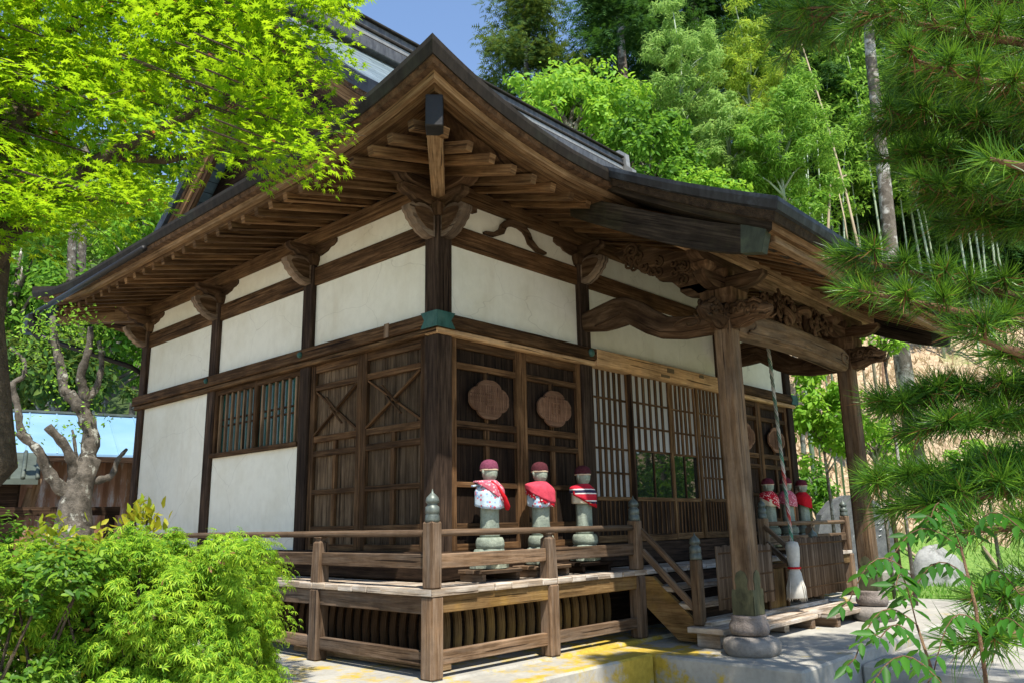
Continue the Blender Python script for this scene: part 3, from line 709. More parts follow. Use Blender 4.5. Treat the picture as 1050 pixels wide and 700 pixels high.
# --- plank doors
def plank_door(sd, a, b_, brace, plaque, mat_panel, mat_frame):
    """one leaf between a and b_ along the wall"""
    def bx(m, u0, u1, d0, d1, z0, z1, grain):
        if sd == 'F': m.box(u0, u1, -d1, -d0, z0, z1, grain=grain if grain == 2 else 0, bev=.004)
        elif sd == 'L': m.box(-d1, -d0, u0, u1, z0, z1, grain=grain if grain == 2 else 1, bev=.004)
    z0, z1 = .815, ZN0
    m = MB(); n = 6; wd = (b_-a)/n
    for k in range(n): bx(m, a+k*wd+.0015, a+(k+1)*wd-.0015, -.01+rnd.random()*.003, .018+rnd.random()*.003, z0, z1, 2)
    d = m.build('plank_door', mat_panel, hall)
    m = MB()
    bx(m, a, a+.07, .018, .058, z0, z1, 2); bx(m, b_-.07, b_, .018, .058, z0, z1, 2)
    m.build('stile', mat_frame, d)
    for (r0, r1) in ((2.47, ZN0), (2.295, 2.35), (1.80, 1.86), (1.665, 1.72), (1.315, 1.36), (.97, 1.03), (z0, .87)):
        m = MB(); bx(m, a+.07, b_-.07, .018, .054, r0, r1, 1); m.build('rail', mat_frame, d)
    mid = (a+b_)/2
    m = MB(); bx(m, mid-.025, mid+.025, .018, .050, .87, 1.315, 2); bx(m, mid-.025, mid+.025, .018, .050, 1.36, 1.665, 2); bx(m, mid-.025, mid+.025, .018, .05, 1.72, 1.80, 2)
    if brace == 0 and plaque: bx(m, mid-.02, mid+.02, .018, .045, 1.86, 2.295, 2)
    m.build('muntin', mat_frame, d)
    if brace:
        for k, (p, q) in enumerate((((a+.07, 1.865), (b_-.07, 2.29)), ((a+.07, 2.29), (b_-.07, 1.865)))):
            m = MB(); f = lambda s, e: ((-.030-e, s[0], s[1]) if sd == 'L' else (s[0], -.030-e, s[1]))
            m.beam(f(p, k*.018), f(q, k*.018), .02, .034, (-1, 0, 0) if sd == 'L' else (0, -1, 0), .003)
            m.build('cross_brace', mat_frame, d)
        for k in (-1, 1):   # short cleats where the braces cross
            m = MB(); c0 = (mid+.03*k, 2.08+.05*k)
            m.beam((-.066, c0[0]-.10, c0[1]-.085*1.0), (-.066, c0[0]+.10, c0[1]+.085), .012, .026, (-1, 0, 0), .003)
            m.build('brace_cleat', mat_frame, d)
    if plaque:
        pts = []
        for k in range(72):
            t = 2*math.pi*k/72; r = .86+.17*abs(math.cos(2*t))**.6-.035*max(0, math.cos(4*t))**8
            pts.append((.238*r*math.cos(t), .168*r*math.sin(t)))
        m = MB(); m.prism(pts, (mid, -.072, 2.06), (1, 0, 0), (0, 0, 1), .022); pl = m.build('carved_plaque', M['plaque_red'], d)
        m = MB()
        for k in range(-9, 10):
            xx = k*.023; h = .125*math.sqrt(max(0, 1-(xx/.225)**2))
            m.box(mid+xx-.006, mid+xx+.006, -.088, -.083, 2.06-h, 2.06+h, grain=2, bev=.002)
        # raised mark at the middle of the plaque
        for (u0, v0, u1, v1) in ((-.05, .05, .05, .05), (-.05, 0, .05, 0), (-.05, -.05, .05, -.05), (0, -.07, 0, .07), (-.05, -.05, -.05, .05), (.05, -.05, .05, .05)):
            m.beam((mid+u0, -.0905, 2.06+v0), (mid+u1, -.0905, 2.06+v1), .008, .012, (0, -1, 0), .002)
        m.build('plaque_ribs', M['plaque_red'], d)
        m = MB(); m.box(mid-.006, mid+.006, -.063, -.056, 2.2, 2.30, grain=2); m.build('hanger', M['wood_dark'], d)
plank_door('F', .085, .955, 0, True, M['wood_dark'], M['wood_brown']); plank_door('F', .958, 1.826, 0, True, M['wood_dark'], M['wood_brown'])
plank_door('F', A2+.085, A2+.955, 0, True, M['wood_dark'], M['wood_brown']); plank_door('F', A2+.958, W-.085, 0, True, M['wood_dark'], M['wood_brown'])
plank_door('L', .085, .96, 1, False, M['wood_door'], M['wood_brown']); plank_door('L', .963, 1.775, 1, False, M['wood_door'], M['wood_brown'])
# --- left barred window
m = MB(); m.box(-.006, .004, LY[1]+hw, LY[2]-hw, 1.83, ZN0); win = m.build('barred_window', M['green_glass'], hall)
m = MB()
for (y0, y1) in ((LY[1]+hw, LY[1]+hw+.05), (LY[2]-hw-.05, LY[2]-hw), (2.79, 2.85)): m.box(-.06, -.012, y0, y1, 1.83, ZN0, grain=2)
m.box(-.10, .0, LY[1]+hw, LY[2]-hw, 1.79, 1.835, grain=1); m.box(-.058, -.012, LY[1]+hw+.05, LY[2]-hw-.05, 2.49, ZN0-.002, grain=1)
m.build('window_frame', M['wood_brown'], win)
m = MB()
for k in range(13):
    y = LY[1]+hw+.05+(k+.5)*.128
    if abs(y-2.82) > .05 and y < LY[2]-hw-.06: m.box(-.052, -.018, y-.014, y+.014, 1.835, 2.49, grain=2)
m.build('window_bars', M['wood_column'], win)
m = MB(); m.box(-.016, -.007, LY[1]+hw+.05, LY[2]-hw-.05, 2.13, 2.15, grain=1); m.box(-.016, -.007, LY[1]+hw+.05, LY[2]-hw-.05, 2.20, 2.22, grain=1); m.build('sash_rail', M['wood_dark'], win)
# --- central lattice doors
def lattice_door(a, b_, front, pane):
    y = -.062 if front else -.030
    m = MB(); m.box(a, b_, y+.012, y+.018, 1.24, 2.56, bev=.001) if not pane else m.box(a, b_, y+.012, y+.018, 1.735, 2.56, bev=.001)
    d = m.build('lattice_door', M['paper'], hall)
    m = MB(); sw = .045
    m.box(a, a+sw, y-.018, y+.011, .82, 2.59, grain=2); m.box(b_-sw, b_, y-.018, y+.011, .82, 2.59, grain=2)
    for (r0, r1) in ((2.56, 2.60), (1.225, 1.265), (.82, .89)): m.box(a+sw, b_-sw, y-.017, y+.011, r0, r1, grain=0)
    m.build('door_frame', M['wood_eave'], d)
    m = MB(); n = 5
    lo = 1.735 if pane else 1.265
    for k in range(1, n+1):
        x = a+sw+(b_-a-2*sw)*k/(n+1); m.box(x-.022, x+.022, y-.002, y+.0115, lo, 2.56, grain=2, bev=.003)
    for z in (2.256, 1.993, 1.745, 1.501):
        if z > lo-.02: m.box(a+sw, b_-sw, y-.004, y+.0108, z-.011, z+.011, grain=0, bev=.003)
    m.build('lattice', M['wood_brown'], d)
    if pane:
        m = MB(); m.box(a+sw, b_-sw, y+.002, y+.008, 1.265, 1.733, bev=.001); m.build('glass_pane', M['glass'], d)
        m = MB(); xm = (a+b_)/2; m.box(xm-.008, xm+.008, y-.012, y+.001, 1.265, 1.733, grain=2, bev=.003); m.build('glazing_bar', M['wood_brown'], d)
    m = MB(); m.box(a+sw, b_-sw, y+.0, y+.009, .89, 1.225, grain=2, bev=.002); m.build('lower_panel', M['wood_dark'], d)
    m = MB()
    for k in range(1, 8):
        x = a+sw+(b_-a-2*sw)*k/8; m.box(x-.008, x+.008, y-.013, y-.001, .89, 1.225, grain=2, bev=.003)
    m.build('lower_slats', M['wood_brown'], d)
lattice_door(2.00, 2.67, False, False); lattice_door(2.64, 3.44, True, True); lattice_door(3.40, 4.05, False, True); lattice_door(4.01, 4.59, True, False)
m = MB(); m.box(2.63, 2.66, -.10, -.02, .82, 2.68, grain=2); m.build('door_jamb', M['wood_dark'], hall)
# added dark light-block lining so no daylight passes behind the doors
m = MB(); m.box(.05, W-.05, .06, .10, .5, 3.9); m.box(.06, .10, .1, DP-.1, .5, 3.9); m.build('light_block_lining', M['wood_dark'], hall)

# --- veranda
def deck_boards():
    m = MB(); e = DX+.065
    x = -e
    # front strip boards run across, left strip boards run across
    y = .0
    while y < DP+.3:
        m.box(-e+rnd.random()*.012, -.10, y+.002, y+.178, DK-.045, DK+rnd.random()*.004, grain=0); y += .18
    x = -.10
    while x < W+e-.1:
        if not (False): m.box(x+.002, x+.178, -e+rnd.random()*.012, -.10, DK-.045, DK+rnd.random()*.004, grain=1)
        x += .18
    m.prism([(-e, -e), (-.102, -.102), (-.102, -.002), (-e, -.002)], (0, 0, DK-.0215), (1, 0, 0), (0, 1, 0), .045)
    m.prism([(-e+.003, -e), (-.104, -e), (-.104, -.105)], (0, 0, DK-.0225), (1, 0, 0), (0, 1, 0), .045)
    return m.build('veranda_floor', M['wood_deck'], hall)
deck_boards()
m = MB(); m.box(-DX+.05, 2.02, -DX-.035, -DX+.03, .425, .54, grain=0); m.build('veranda_beam', M['wood_orange'], hall)
m = MB(); m.box(4.58, W+DX, -DX-.035, -DX+.03, .425, .54, grain=0); m.build('veranda_beam', M['wood_orange'], hall)
m = MB(); m.box(-DX-.032, -DX+.03, -DX+.061, DP+.3, .42, .538, grain=1); m.build('veranda_beam', M['wood_grey'], hall)
ends = [(-DX, -DX), (.757, -DX), (1.99, -DX), (4.61, -DX), (5.9, -DX), (W+DX, -DX), (-DX, .8747), (-DX, 2.2), (-DX, 3.6), (-DX, 5.2)]
for (x, y) in ends:
    m = MB(); m.box(x-.058, x+.058, y-.062, y+.058, 0.0, .541, grain=2, bev=.012); vp = m.build('veranda_post', M['wood_grey'], hall)
for (x0, x1) in ((-DX+.06, .70), (.815, 1.93), (4.67, 5.84), (5.96, W+DX-.06)):
    m = MB(); m.box(x0, x1, -DX-.025, -DX+.025, .085, .178, grain=0); m.build('lower_rail', M['wood_grey'], hall)
for (y0, y1) in ((-DX+.06, .815), (.935, 2.14), (2.26, 3.54), (3.66, 5.1)):
    m = MB(); m.box(-DX-.025, -DX+.025, y0, y1, .085, .178, grain=1); m.build('lower_rail', M['wood_grey'], hall)
# bowed vertical boards closing the space below
def skirt(p0, p1, nrm):
    p0, p1, nrm = Vector(p0), Vector(p1), Vector(nrm); L = (p1-p0).length; n = int(L/.115); m = MB(); u = (p1-p0).normalized()
    for k in range(n):
        c = p0+u*((k+.5)*L/n); rings = []
        for i in range(6):
            t = i/5; z = .02+.50*t; off = nrm*(.02*math.sin(t*math.pi)*2-.03*t)
            q = c+off; ww = .034
            rings.append([q-u*ww+nrm*.012+Vector((0, 0, z)), q+u*ww+nrm*.012+Vector((0, 0, z)), q+u*ww-nrm*.012+Vector((0, 0, z)), q-u*ww-nrm*.012+Vector((0, 0, z))])
        m.loft(rings)
    return m
skirt((-.14, -.16, 0), (2.0, -.16, 0), (0, -1, 0)).build('skirting_boards', M['wood_orange'], hall)
skirt((4.6, -.16, 0), (6.7, -.16, 0), (0, -1, 0)).build('skirting_boards', M['wood_orange'], hall)
skirt((-.16, DP, 0), (-.16, -.10, 0), (-1, 0, 0)).build('skirting_boards', M['wood_brown'], hall)
m = MB(); m.box(-.08, W, -.08, -.03, 0, .58); m.box(-.08, -.03, -.03, DP, 0, .58); m.build('under_floor_wall', M['wood_dark'], hall)
# loose timbers lying under the veranda at the left
for (p, q, r) in (((-.33, 1.4, .045), (-.30, -.30, .055), .04), ((-.27, 1.2, .05), (-.22, -.35, .045), .035)):
    m = MB(); m.beam(p, q, .09, .07); tag(m.build('timber', M['wood_light']), 'weathered squared timber lying under the left veranda, ' + ('nearer the edge' if r == .04 else 'further in'), 'timber')
# railing
def newel(x, y, z0, z1, mat=M['wood_grey'], w=.052, fin=True):
    m = MB(); m.box(x-w, x+w, y-w, y+w, z0, z1, grain=2, bev=.012); p = m.build('newel_post', mat, hall)
    if fin:
        m = MB()
        m.lathe([(.052, 0), (.054, .015), (.050, .05), (.046, .055), (.052, .06), (.050, .105), (.040, .112), (.033, .125), (.047, .135), (.049, .150), (.042, .172), (.024, .19), (.010, .203), (.004, .222), (.0015, .23)], (x, y, z1-.004), 14)
        m.build('onion_finial', M['finial'], p)
    return p
newel(-DX, -DX, DK+.001, 1.045); newel(1.995, -DX, DK+.001, 1.03); newel(4.605, -DX, DK+.001, 1.03); newel(W+DX, -DX, DK+.001, 1.045)
for (x, y) in ((.757, -DX), (5.9, -DX), (-DX, .8747), (-DX, 2.2), (-DX, 3.6)):
    m = MB()
    rings = []
    for (r, z) in ((.052, DK+.001), (.046, .80), (.043, .895), (.026, .915), (.028, .93), (.040, .937), (.040, .943)):
        rings.append([(x-r, y-r, z), (x+r, y-r, z), (x+r, y+r, z), (x-r, y+r, z)])
    m.loft(rings); m.build('baluster', M['wood_grey'], hall)
def roundrail(p, q, r): m = MB(); m.tube([Vector(p).lerp(Vector(q), t) for t in (0, .5, 1)], r, 10); return m
roundrail((-DX+.05, -DX, .965), (1.945, -DX, .965), .026).build('top_rail', M['wood_grey'], hall)
roundrail((4.655, -DX, .965), (W+DX-.05, -DX, .965), .026).build('top_rail', M['wood_grey'], hall)
roundrail((-DX, -DX+.05, .965), (-DX, 4.6, .965), .026).build('top_rail', M['wood_grey'], hall)
for a, b_ in ((-DX+.053, .71), (.804, 1.943), (4.657, 5.853), (5.947, W+DX-.053)):
    m = MB(); m.box(a, b_, -DX-.019, -DX+.019, .722, .822, grain=0); m.build('middle_rail', M['wood_grey'], hall)
for a, b_ in ((-DX+.053, .828), (.921, 2.153), (2.247, 3.553), (3.647, 4.6)):
    m = MB(); m.box(-DX-.019, -DX+.019, a, b_, .722, .822, grain=1); m.build('middle_rail', M['wood_grey'], hall)
# stairs
SX0, SX1 = 2.08, 4.52
for k, (y, z) in enumerate(((-.70, .45), (-.88, .31), (-1.06, .17))):
    m = MB(); m.box(SX0-.03, SX1+.03, y-.13, y+.10, z-.05, z, grain=0); m.build('stair_tread', M['wood_deck'], hall)
    m = MB(); m.box(SX0, SX1, y+.075, y+.095, z-.05-.0, z+.09, grain=0); m.build('stair_riser', M['wood_dark'], hall)
for x in (SX0-.01, SX1+.01):
    m = MB(); m.prism([(-.50, .53), (-.62, .53), (-1.12, .10), (-1.12, 0.0), (-.86, 0.0), (-.50, .30)], (x, 0, 0), (0, 1, 0), (0, 0, 1), .05); m.build('stair_stringer', M['wood_orange'], hall)
for x in (2.04, 4.56):
    newel(x, -1.085, .14, .69, M['wood_column'], .045)
    m = MB(); m.beam((x, -.52, .945), (x, -1.05, .46), .035, .05); m.build('stair_handrail', M['wood_grey'], hall)
    m = MB(); m.beam((x, -.53, .755), (x, -1.05, .275), .035, .06); m.build('stair_lower_rail', M['wood_grey'], hall)
m = MB(); m.box(1.93, 4.75, -1.36, -1.02, .085, .135, grain=0); m.box(1.98, 2.08, -1.30, -1.08, -.028, .085); m.box(3.2, 3.3, -1.30, -1.08, -.028, .085); m.box(4.6, 4.7, -1.30, -1.08, -.028, .085)
m.build('stair_footboard', M['wood_deck'], hall)

# --- porch columns
CY = -1.61
def column(x):
    m = MB(); w_ = .088; c = .018
    rings = []
    for z in (.27, 1.2, 2.62):
        k = w_*(1-.04*(z-.27)/2.3)
        rings.append([(x+a*k*1.0+(0), CY+b*k, z) for a, b in ((-1+c/k, -1), (1-c/k, -1), (1, -1+c/k), (1, 1-c/k), (1-c/k, 1), (-1+c/k, 1), (-1, 1-c/k), (-1, -1+c/k))])
    m.loft(rings)
    # give grain along z
    for fu in m.uv: pass
    p = m.build('porch_column', M['wood_column'], hall)
    m = MB(); h = w_+.006
    sh = [(-h, .272), (h, .272), (h, .42), (h*.9, .47), (h*.55, .465), (h*.50, .50), (h*.62, .545), (h*.4, .60), (0, .62), (-h*.4, .60), (-h*.62, .545), (-h*.5, .50), (-h*.55, .465), (-h*.9, .47), (-h, .42)]
    m.prism(sh, (x, CY-w_-.002, 0), (1, 0, 0), (0, 0, 1), .008); m.prism(sh, (x-w_-.002, CY, 0), (0, 1, 0), (0, 0, 1), .008)
    m.prism(sh, (x+w_+.002, CY, 0), (0, 1, 0), (0, 0, 1), .008)
    m.build('foot_fitting', M['foot_fitting'], p)
    m = MB(); m.lathe([(.11, .115), (.145, .125), (.160, .16), (.155, .20), (.135, .23), (.14, .25), (.135, .268), (.05, .27)], (x, CY, 0), 28, fn=lambda a, z: 1+.05*math.sin(3*a+z*9)); m.build('pedestal_stone', M['stone_step'], p)
    m = MB(); m.lathe([(.20, -.04), (.228, .0), (.238, .04), (.222, .082), (.17, .108), (.07, .118)], (x, CY, 0), 32, fn=lambda a, z: 1+.03*math.sin(2*a+1)+.02*math.sin(5*a)); m.build('foundation_stone', M['stone_base'], p)
    # bearing block and bracket tiers
    m = MB(); rings = []
    for (r, z) in ((.12, 2.84), (.15, 2.90), (.15, 2.965)): rings.append([(x-r, CY-r, z), (x+r, CY-r, z), (x+r, CY+r, z), (x-r, CY+r, z)])
    m.loft(rings); m.build('bearing_block', M['wood_carved'], p)
    for dx in (-.32, 0, .32):
        m = MB(); m.loft([[(x+dx-r, CY-r, z), (x+dx+r, CY-r, z), (x+dx+r, CY+r, z), (x+dx-r, CY+r, z)] for (r, z) in ((.055, 3.09), (.08, 3.13), (.08, 3.165))])
        m.build('small_bearing_block', M['wood_carved'], p)
    arm = [(-.40, 3.09), (-.40, 3.05), (-.34, 3.0), (-.24, 2.97), (.24, 2.97), (.34, 3.0), (.40, 3.05), (.40, 3.09)]
    arm2 = [(-.50, 3.25), (-.50, 3.215), (-.44, 3.18), (-.34, 3.168), (.34, 3.168), (.44, 3.18), (.50, 3.215), (.50, 3.25)]
    m = MB(); m.prism(arm, (x, CY, 0), (1, 0, 0), (0, 0, 1), .10); m.prism(arm, (x, CY, -.002), (0, 1, 0), (0, 0, 1), .10); m.prism(arm2, (x, CY, 0), (1, 0, 0), (0, 0, 1), .115)
    m.build('bracket_arm', M['wood_carved'], p)
    return p
c1 = column(1.92); c2 = column(4.67)
m = MB(); m.box(1.92-.08, 1.92+.08, CY-.08, CY+.08, 2.60, 2.86); m.box(4.67-.08, 4.67+.08, CY-.08, CY+.08, 2.60, 2.86); m.build('column_head', M['wood_carved'], hall)
# rainbow beam between the columns
def rainbow():
    m = MB(); rings = []
    n = 22
    for i in range(n+1):
        t = i/n; x = 2.04+(4.55-2.04)*t; ar = .045*math.sin(math.pi*t); e = min(t, 1-t); sh = .10*max(0, 1-e/.10)**2
        zb = 2.575+ar+sh*.2; zt = 2.83+ar*.6-sh*.15; hw_ = .085-.02*max(0, 1-e/.06)
        rings.append([(x, CY-hw_, zb+.03), (x, CY-hw_-.015, (zb+zt)/2), (x, CY-hw_, zt-.02), (x, CY-hw_+.025, zt), (x, CY+hw_-.025, zt), (x, CY+hw_, zt-.02), (x, CY+hw_+.015, (zb+zt)/2), (x, CY+hw_, zb+.03), (x, CY+hw_-.03, zb), (x, CY-hw_+.03, zb)])
    m.loft(rings, flip=True)
    # raised moulding line along the lower edge
    m.tube([(2.15+(4.44-2.15)*i/14, CY-.092, 2.615+.045*math.sin(math.pi*(.05+.9*i/14))) for i in range(15)], .012, 6)
    for s, xx in ((1, 2.15), (-1, 4.44)):
        m.tube([(xx+s*(.02+.16*math.sin(a)*(1-a/7)), CY-.10, 2.72-.075*math.cos(a)*(1-a/7)) for a in np.linspace(0, 5.6, 16)], .011, 6)
    return m.build('rainbow_beam', M['wood_column'], hall)
rainbow()
# carved animal-head nosings at the column tops: lumpy swept snout with mane curls
def nosing(x, y, d, z=2.74):
    m = MB(); dx, dy = d; rings = []
    prof = [(.08, .11, .08, 0), (.15, .125, .085, .0), (.21, .115, .08, .012), (.27, .10, .07, .015), (.33, .085, .065, .005), (.38, .07, .055, -.008), (.42, .04, .04, .0), (.44, .016, .016, .008)]
    for (r, h, w_, dz) in prof:
        c = Vector((x+dx*r, y+dy*r, z+dz)); s = Vector((-dy, dx, 0)); rings.append([c+s*w_*math.cos(a)*(1+.12*math.sin(3*a+r*20))+Vector((0, 0, 1))*h*math.sin(a)*(1+.10*math.cos(5*a+r*31)) for a in np.linspace(0, 2*math.pi, 14, endpoint=False)])
    m.loft(rings, smooth=False)
    for k in range(9):
        r0 = .11+.028*k; sd = -1 if k % 2 else 1
        m.tube([(x+dx*(r0+.035*math.cos(a)*(1-a/9))-dy*sd*.078, y+dy*(r0+.035*math.cos(a)*(1-a/9))+dx*sd*.078, z+.045-.028*(k % 3)+.045*math.sin(a)*(1-a/9)) for a in np.linspace(0, 6, 11)], .015, 5)
    for sd in (-1, 1):  # brow, tusk
        m.tube([(x+dx*.25-dy*sd*.055, y+dy*.25+dx*sd*.055, z+.085), (x+dx*.31-dy*sd*.065, y+dy*.31+dx*sd*.065, z+.10), (x+dx*.36-dy*sd*.045, y+dy*.36+dx*sd*.045, z+.06)], [.012, .024, .012], 6)
        m.tube([(x+dx*.34-dy*sd*.05, y+dy*.34+dx*sd*.05, z-.04), (x+dx*.40-dy*sd*.055, y+dy*.40+dx*sd*.055, z-.06), (x+dx*.45-dy*sd*.05, y+dy*.45+dx*sd*.05, z-.035)], [.016, .014, .004], 6)
    return m.build('carved_nosing', M['wood_carved'])
for pcol, x, ds in ((c1, 1.92, ((-1, 0), (0, -1))), (c2, 4.67, ((1, 0), (0, -1)))):
    for d in ds: o = nosing(x, CY, d); o.parent = pcol
# shrimp beams back to the hall posts
def shrimp(x):
    top = [(-.085, 3.075), (-.32, 3.125), (-.45, 3.148), (-.60, 3.135), (-.76, 3.06), (-.90, 2.95), (-1.05, 2.855), (-1.2, 2.82), (-1.36, 2.812), (-1.53, 2.825)]
    bot = [(-.085, 2.885), (-.31, 2.85), (-.46, 2.855), (-.60, 2.868), (-.70, 2.80), (-.80, 2.735), (-.95, 2.665), (-1.2, 2.618), (-1.44, 2.612), (-1.53, 2.61)]
    m = MB(); rings = []
    for (y, zt), (yb, zb) in zip(top, bot):
        c = (zt+zb)/2; h = (zt-zb)/2; yy = [y, yb]
        rings.append([(x+.075*math.cos(a)*(1.0), (y+yb)/2+(y-yb)/2*math.sin(a), c+h*max(-1, min(1, math.sin(a)*1.25))) for a in np.linspace(0, 2*math.pi, 16, endpoint=False)])
    m.loft(rings, smooth=False)
    for sd in (-1, 1):
        m.tube([(x+sd*.077, -1.30+.16*math.cos(a)*(1-a/8), 2.73+.07*math.sin(a)*(1-a/8)) for a in np.linspace(0, 6.5, 18)], .012, 5)
        m.tube([(x+sd*.077, -.25-.045*i, 2.90+.01*i) for i in range(8)], .010, 5)
    return m.build('shrimp_beam', M['wood_carved'], hall)
shrimp(1.92); shrimp(4.67)
# porch eave beam and carved frieze between
m = MB(); m.box(1.02, 5.57, CY-.075, CY+.075, 3.252, 3.40, grain=0, bev=.012); m.build('porch_eave_beam', M['wood_light'], hall)
m = MB(); m.box(2.25, 4.35, CY-.05, CY+.05, 3.165, 3.248, grain=0); m.build('porch_eave_bracket_board', M['wood_light'], hall)
def frieze():
    m = MB()
    # dragon-like tangle: writhing body plus many curls and claws
    body = [(2.75+1.1*t, CY-.05+.05*math.sin(t*17), 2.99+.075*math.sin(t*12+.5)) for t in np.linspace(0, 1, 36)]
    m.tube(body, [.03+.02*math.sin(math.pi*t) for t in np.linspace(0, 1, 36)], 8)
    for k in range(64):
        x = rnd.uniform(2.55, 4.05); z = 3.0+rnd.uniform(-.11, .12); y = CY+rnd.uniform(-.11, -.02); s = rnd.uniform(.03, .06); ph = rnd.uniform(0, 6); sg = rnd.choice((-1, 1))
        m.tube([(x+s*math.cos(ph+sg*a)*(1-a/7), y-.015*a/6, z+s*1.3*math.sin(ph+sg*a)*(1-a/7)) for a in np.linspace(0, 5, 8)], [.012, .018, .02, .02, .018, .015, .012, .006], 5)
    m.prism([(2.45, 2.85), (4.15, 2.85), (3.9, 3.08), (3.6, 3.15), (3.0, 3.15), (2.7, 3.08)], (0, CY+.03, 0), (1, 0, 0), (0, 0, 1), .04)
    return m.build('carved_frieze', M['wood_carved'], hall)
frieze()
# carved openwork panels between the column brackets and the porch rafters
def tabasami(x):
    m = MB()
    pts = [(-.50, 3.60), (-.75, 3.62), (-1.0, 3.52), (-1.3, 3.40), (-1.53, 3.27), (-1.53, 3.02), (-1.40, 2.99), (-1.32, 3.06), (-1.22, 3.07), (-1.12, 3.17), (-1.0, 3.20), (-.92, 3.30), (-.80, 3.33), (-.74, 3.42), (-.62, 3.45), (-.56, 3.53)]
    m.prism(pts, (x, 0, 0), (0, 1, 0), (0, 0, 1), .06)
    for k in range(26):
        t = rnd.random(); y = -.65-.8*t; z = 3.55-.40*t+rnd.uniform(-.12, .04); s = rnd.uniform(.03, .06); ph = rnd.uniform(0, 6)
        for sd in (-1, 1):
            m.tube([(x+sd*(.035+.003*a), y+s*math.cos(ph+a)*(1-a/7), z+s*math.sin(ph+a)*(1-a/7)) for a in np.linspace(0, 5.5, 10)], .014, 5)
    for sd in (-1, 1):
        m.tube([(x+sd*.05, -.72+.075*math.cos(a)*(1-a/14), 3.565+.075*math.sin(a)*(1-a/14)) for a in np.linspace(0, 11, 26)], .018, 6)
    return m.build('carved_side_panel', M['wood_carved'], hall)
tabasami(1.92-.02); tabasami(4.67+.02)

# ------------------------------------------------------------------ roof
EX0, EX1, EY0, EY1 = -1.15, W+1.15, -1.22, DP+1.2
def lift(s, r, a): return a*max(0.0, 1-s/r)**2
def zL(y): return 3.985+lift(y-EY0, 1.9, .255)+lift(EY1-y, 1.9, .20)      # left/right eave top edge
def zF(x): return 3.905+lift(x-EX0, 1.75, .335)+lift(EX1-x, 1.75, .335)   # front/back eave top edge
def rise(d): return .45*d+.08*d*d
def frontz(x, d):
    k = max(0, 1-d/1.4); return 3.93+(zF(x)-3.93)*k+rise(d)
def leftz(y, d):
    k = max(0, 1-d/1.4); return 3.95+(zL(y)-3.95)*k+rise(d)
roofmb = MB()
def grid(fn, nu, nv, flip=False, us=1.0, vs=1.0):
    V = [fn(i/nu, j/nv) for i in range(nu+1) for j in range(nv+1)]; F = []; U = []
    for i in range(nu):
        for j in range(nv):
            q = [i*(nv+1)+j, (i+1)*(nv+1)+j, (i+1)*(nv+1)+j+1, i*(nv+1)+j+1]; uu = [(i/nu*us, j/nv*vs), ((i+1)/nu*us, j/nv*vs), ((i+1)/nu*us, (j+1)/nv*vs), (i/nu*us, (j+1)/nv*vs)]
            if flip: q = q[::-1]; uu = uu[::-1]
            F.append(q); U.append(uu)
    roofmb.add(V, F, U, True)
GX = -.22; DM = 2.85-EY0
def f_front(u, v, back=False):
    d = v*DM; xl = EX0+d if d < (GX-EX0) else GX; x = xl+(W-2*xl)*u
    y = EY0+d if not back else EY1-d*(EY1-2.85)/DM
    return (x, y, frontz(x, d))
grid(lambda u, v: f_front(u, v), 60, 30, False, 8, 5); grid(lambda u, v: f_front(u, v, True), 40, 24, True, 8, 5)
def f_side(u, v, right=False):
    d = v*1.45; y = EY0+d+(EY1-EY0-2*d)*u; x = EX0+d
    return (x if not right else W-x, y, leftz(y, d))
grid(lambda u, v: f_side(u, v), 50, 10, True, 8, 1.5); grid(lambda u, v: f_side(u, v, True), 30, 10, False, 8, 1.5)
# porch roof top
PX0, PX1, PY = .82, 5.77, -2.65
def porchz(y): t = (y-EY0)/(PY-EY0); return 3.905-.70*t+.02*math.sin(math.pi*t)*-1
def f_porch(u, v): y = -1.05+(PY+1.05)*v; x = PX0+(PX1-PX0)*u; return (x, y, porchz(y)+.004+.02*0+(.02*max(0, abs(u-.5)*2-.8)/.2 if v > .6 else 0))
grid(f_porch, 16, 12, True, 5, 1.6)
roof = roofmb.build('roof', M['copper_roof'], hall)
# eave layers swept along each side
def eave_layer(name, prof, mat, sides, n=48):
    """prof: (inset, drop) polygon ; sides among L F R B"""
    for sd in sides:
        m = MB(); rings = []
        for i in range(n+1):
            t = i/n
            # denser near corners
            t = .5-.5*math.cos(math.pi*t)
            ring = []
            for (o, dz) in prof:
                if sd == 'L': y = EY0+t*(EY1-EY0); k = (y-(EY0+EY1)/2)/((EY1-EY0)/2); ring.append((EX0+o, (EY0+EY1)/2+k*((EY1-EY0)/2-o), zL(y)+dz*(1+.35*max(0, 1-(y-EY0)/1.2))))
                if sd == 'R': y = EY0+t*(EY1-EY0); k = (y-(EY0+EY1)/2)/((EY1-EY0)/2); ring.append((EX1-o, (EY0+EY1)/2+k*((EY1-EY0)/2-o), zL(y)+dz))
                if sd == 'F': x = EX0+t*(EX1-EX0); k = (x-(EX0+EX1)/2)/((EX1-EX0)/2); ring.append(((EX0+EX1)/2+k*((EX1-EX0)/2-o), EY0+o, zF(x)+dz*(1+.35*max(0, 1-(x-EX0)/1.2))))
                if sd == 'B': x = EX0+t*(EX1-EX0); k = (x-(EX0+EX1)/2)/((EX1-EX0)/2); ring.append(((EX0+EX1)/2+k*((EX1-EX0)/2-o), EY1-o, zF(x)+dz))
            rings.append(ring)
        m.loft(rings, flip=sd in 'FR')
        m.build(name, mat, roof)
eave_layer('roof_edge', [(0, .012), (.0, -.02), (.020, -.084), (.34, -.08), (.36, .02)], M['roof_edge'], 'LFRB')
eave_layer('eave_thatch_board', [(.034, -.080), (.055, -.116), (.34, -.120), (.34, -.095)], M['urakou'], 'LFRB')
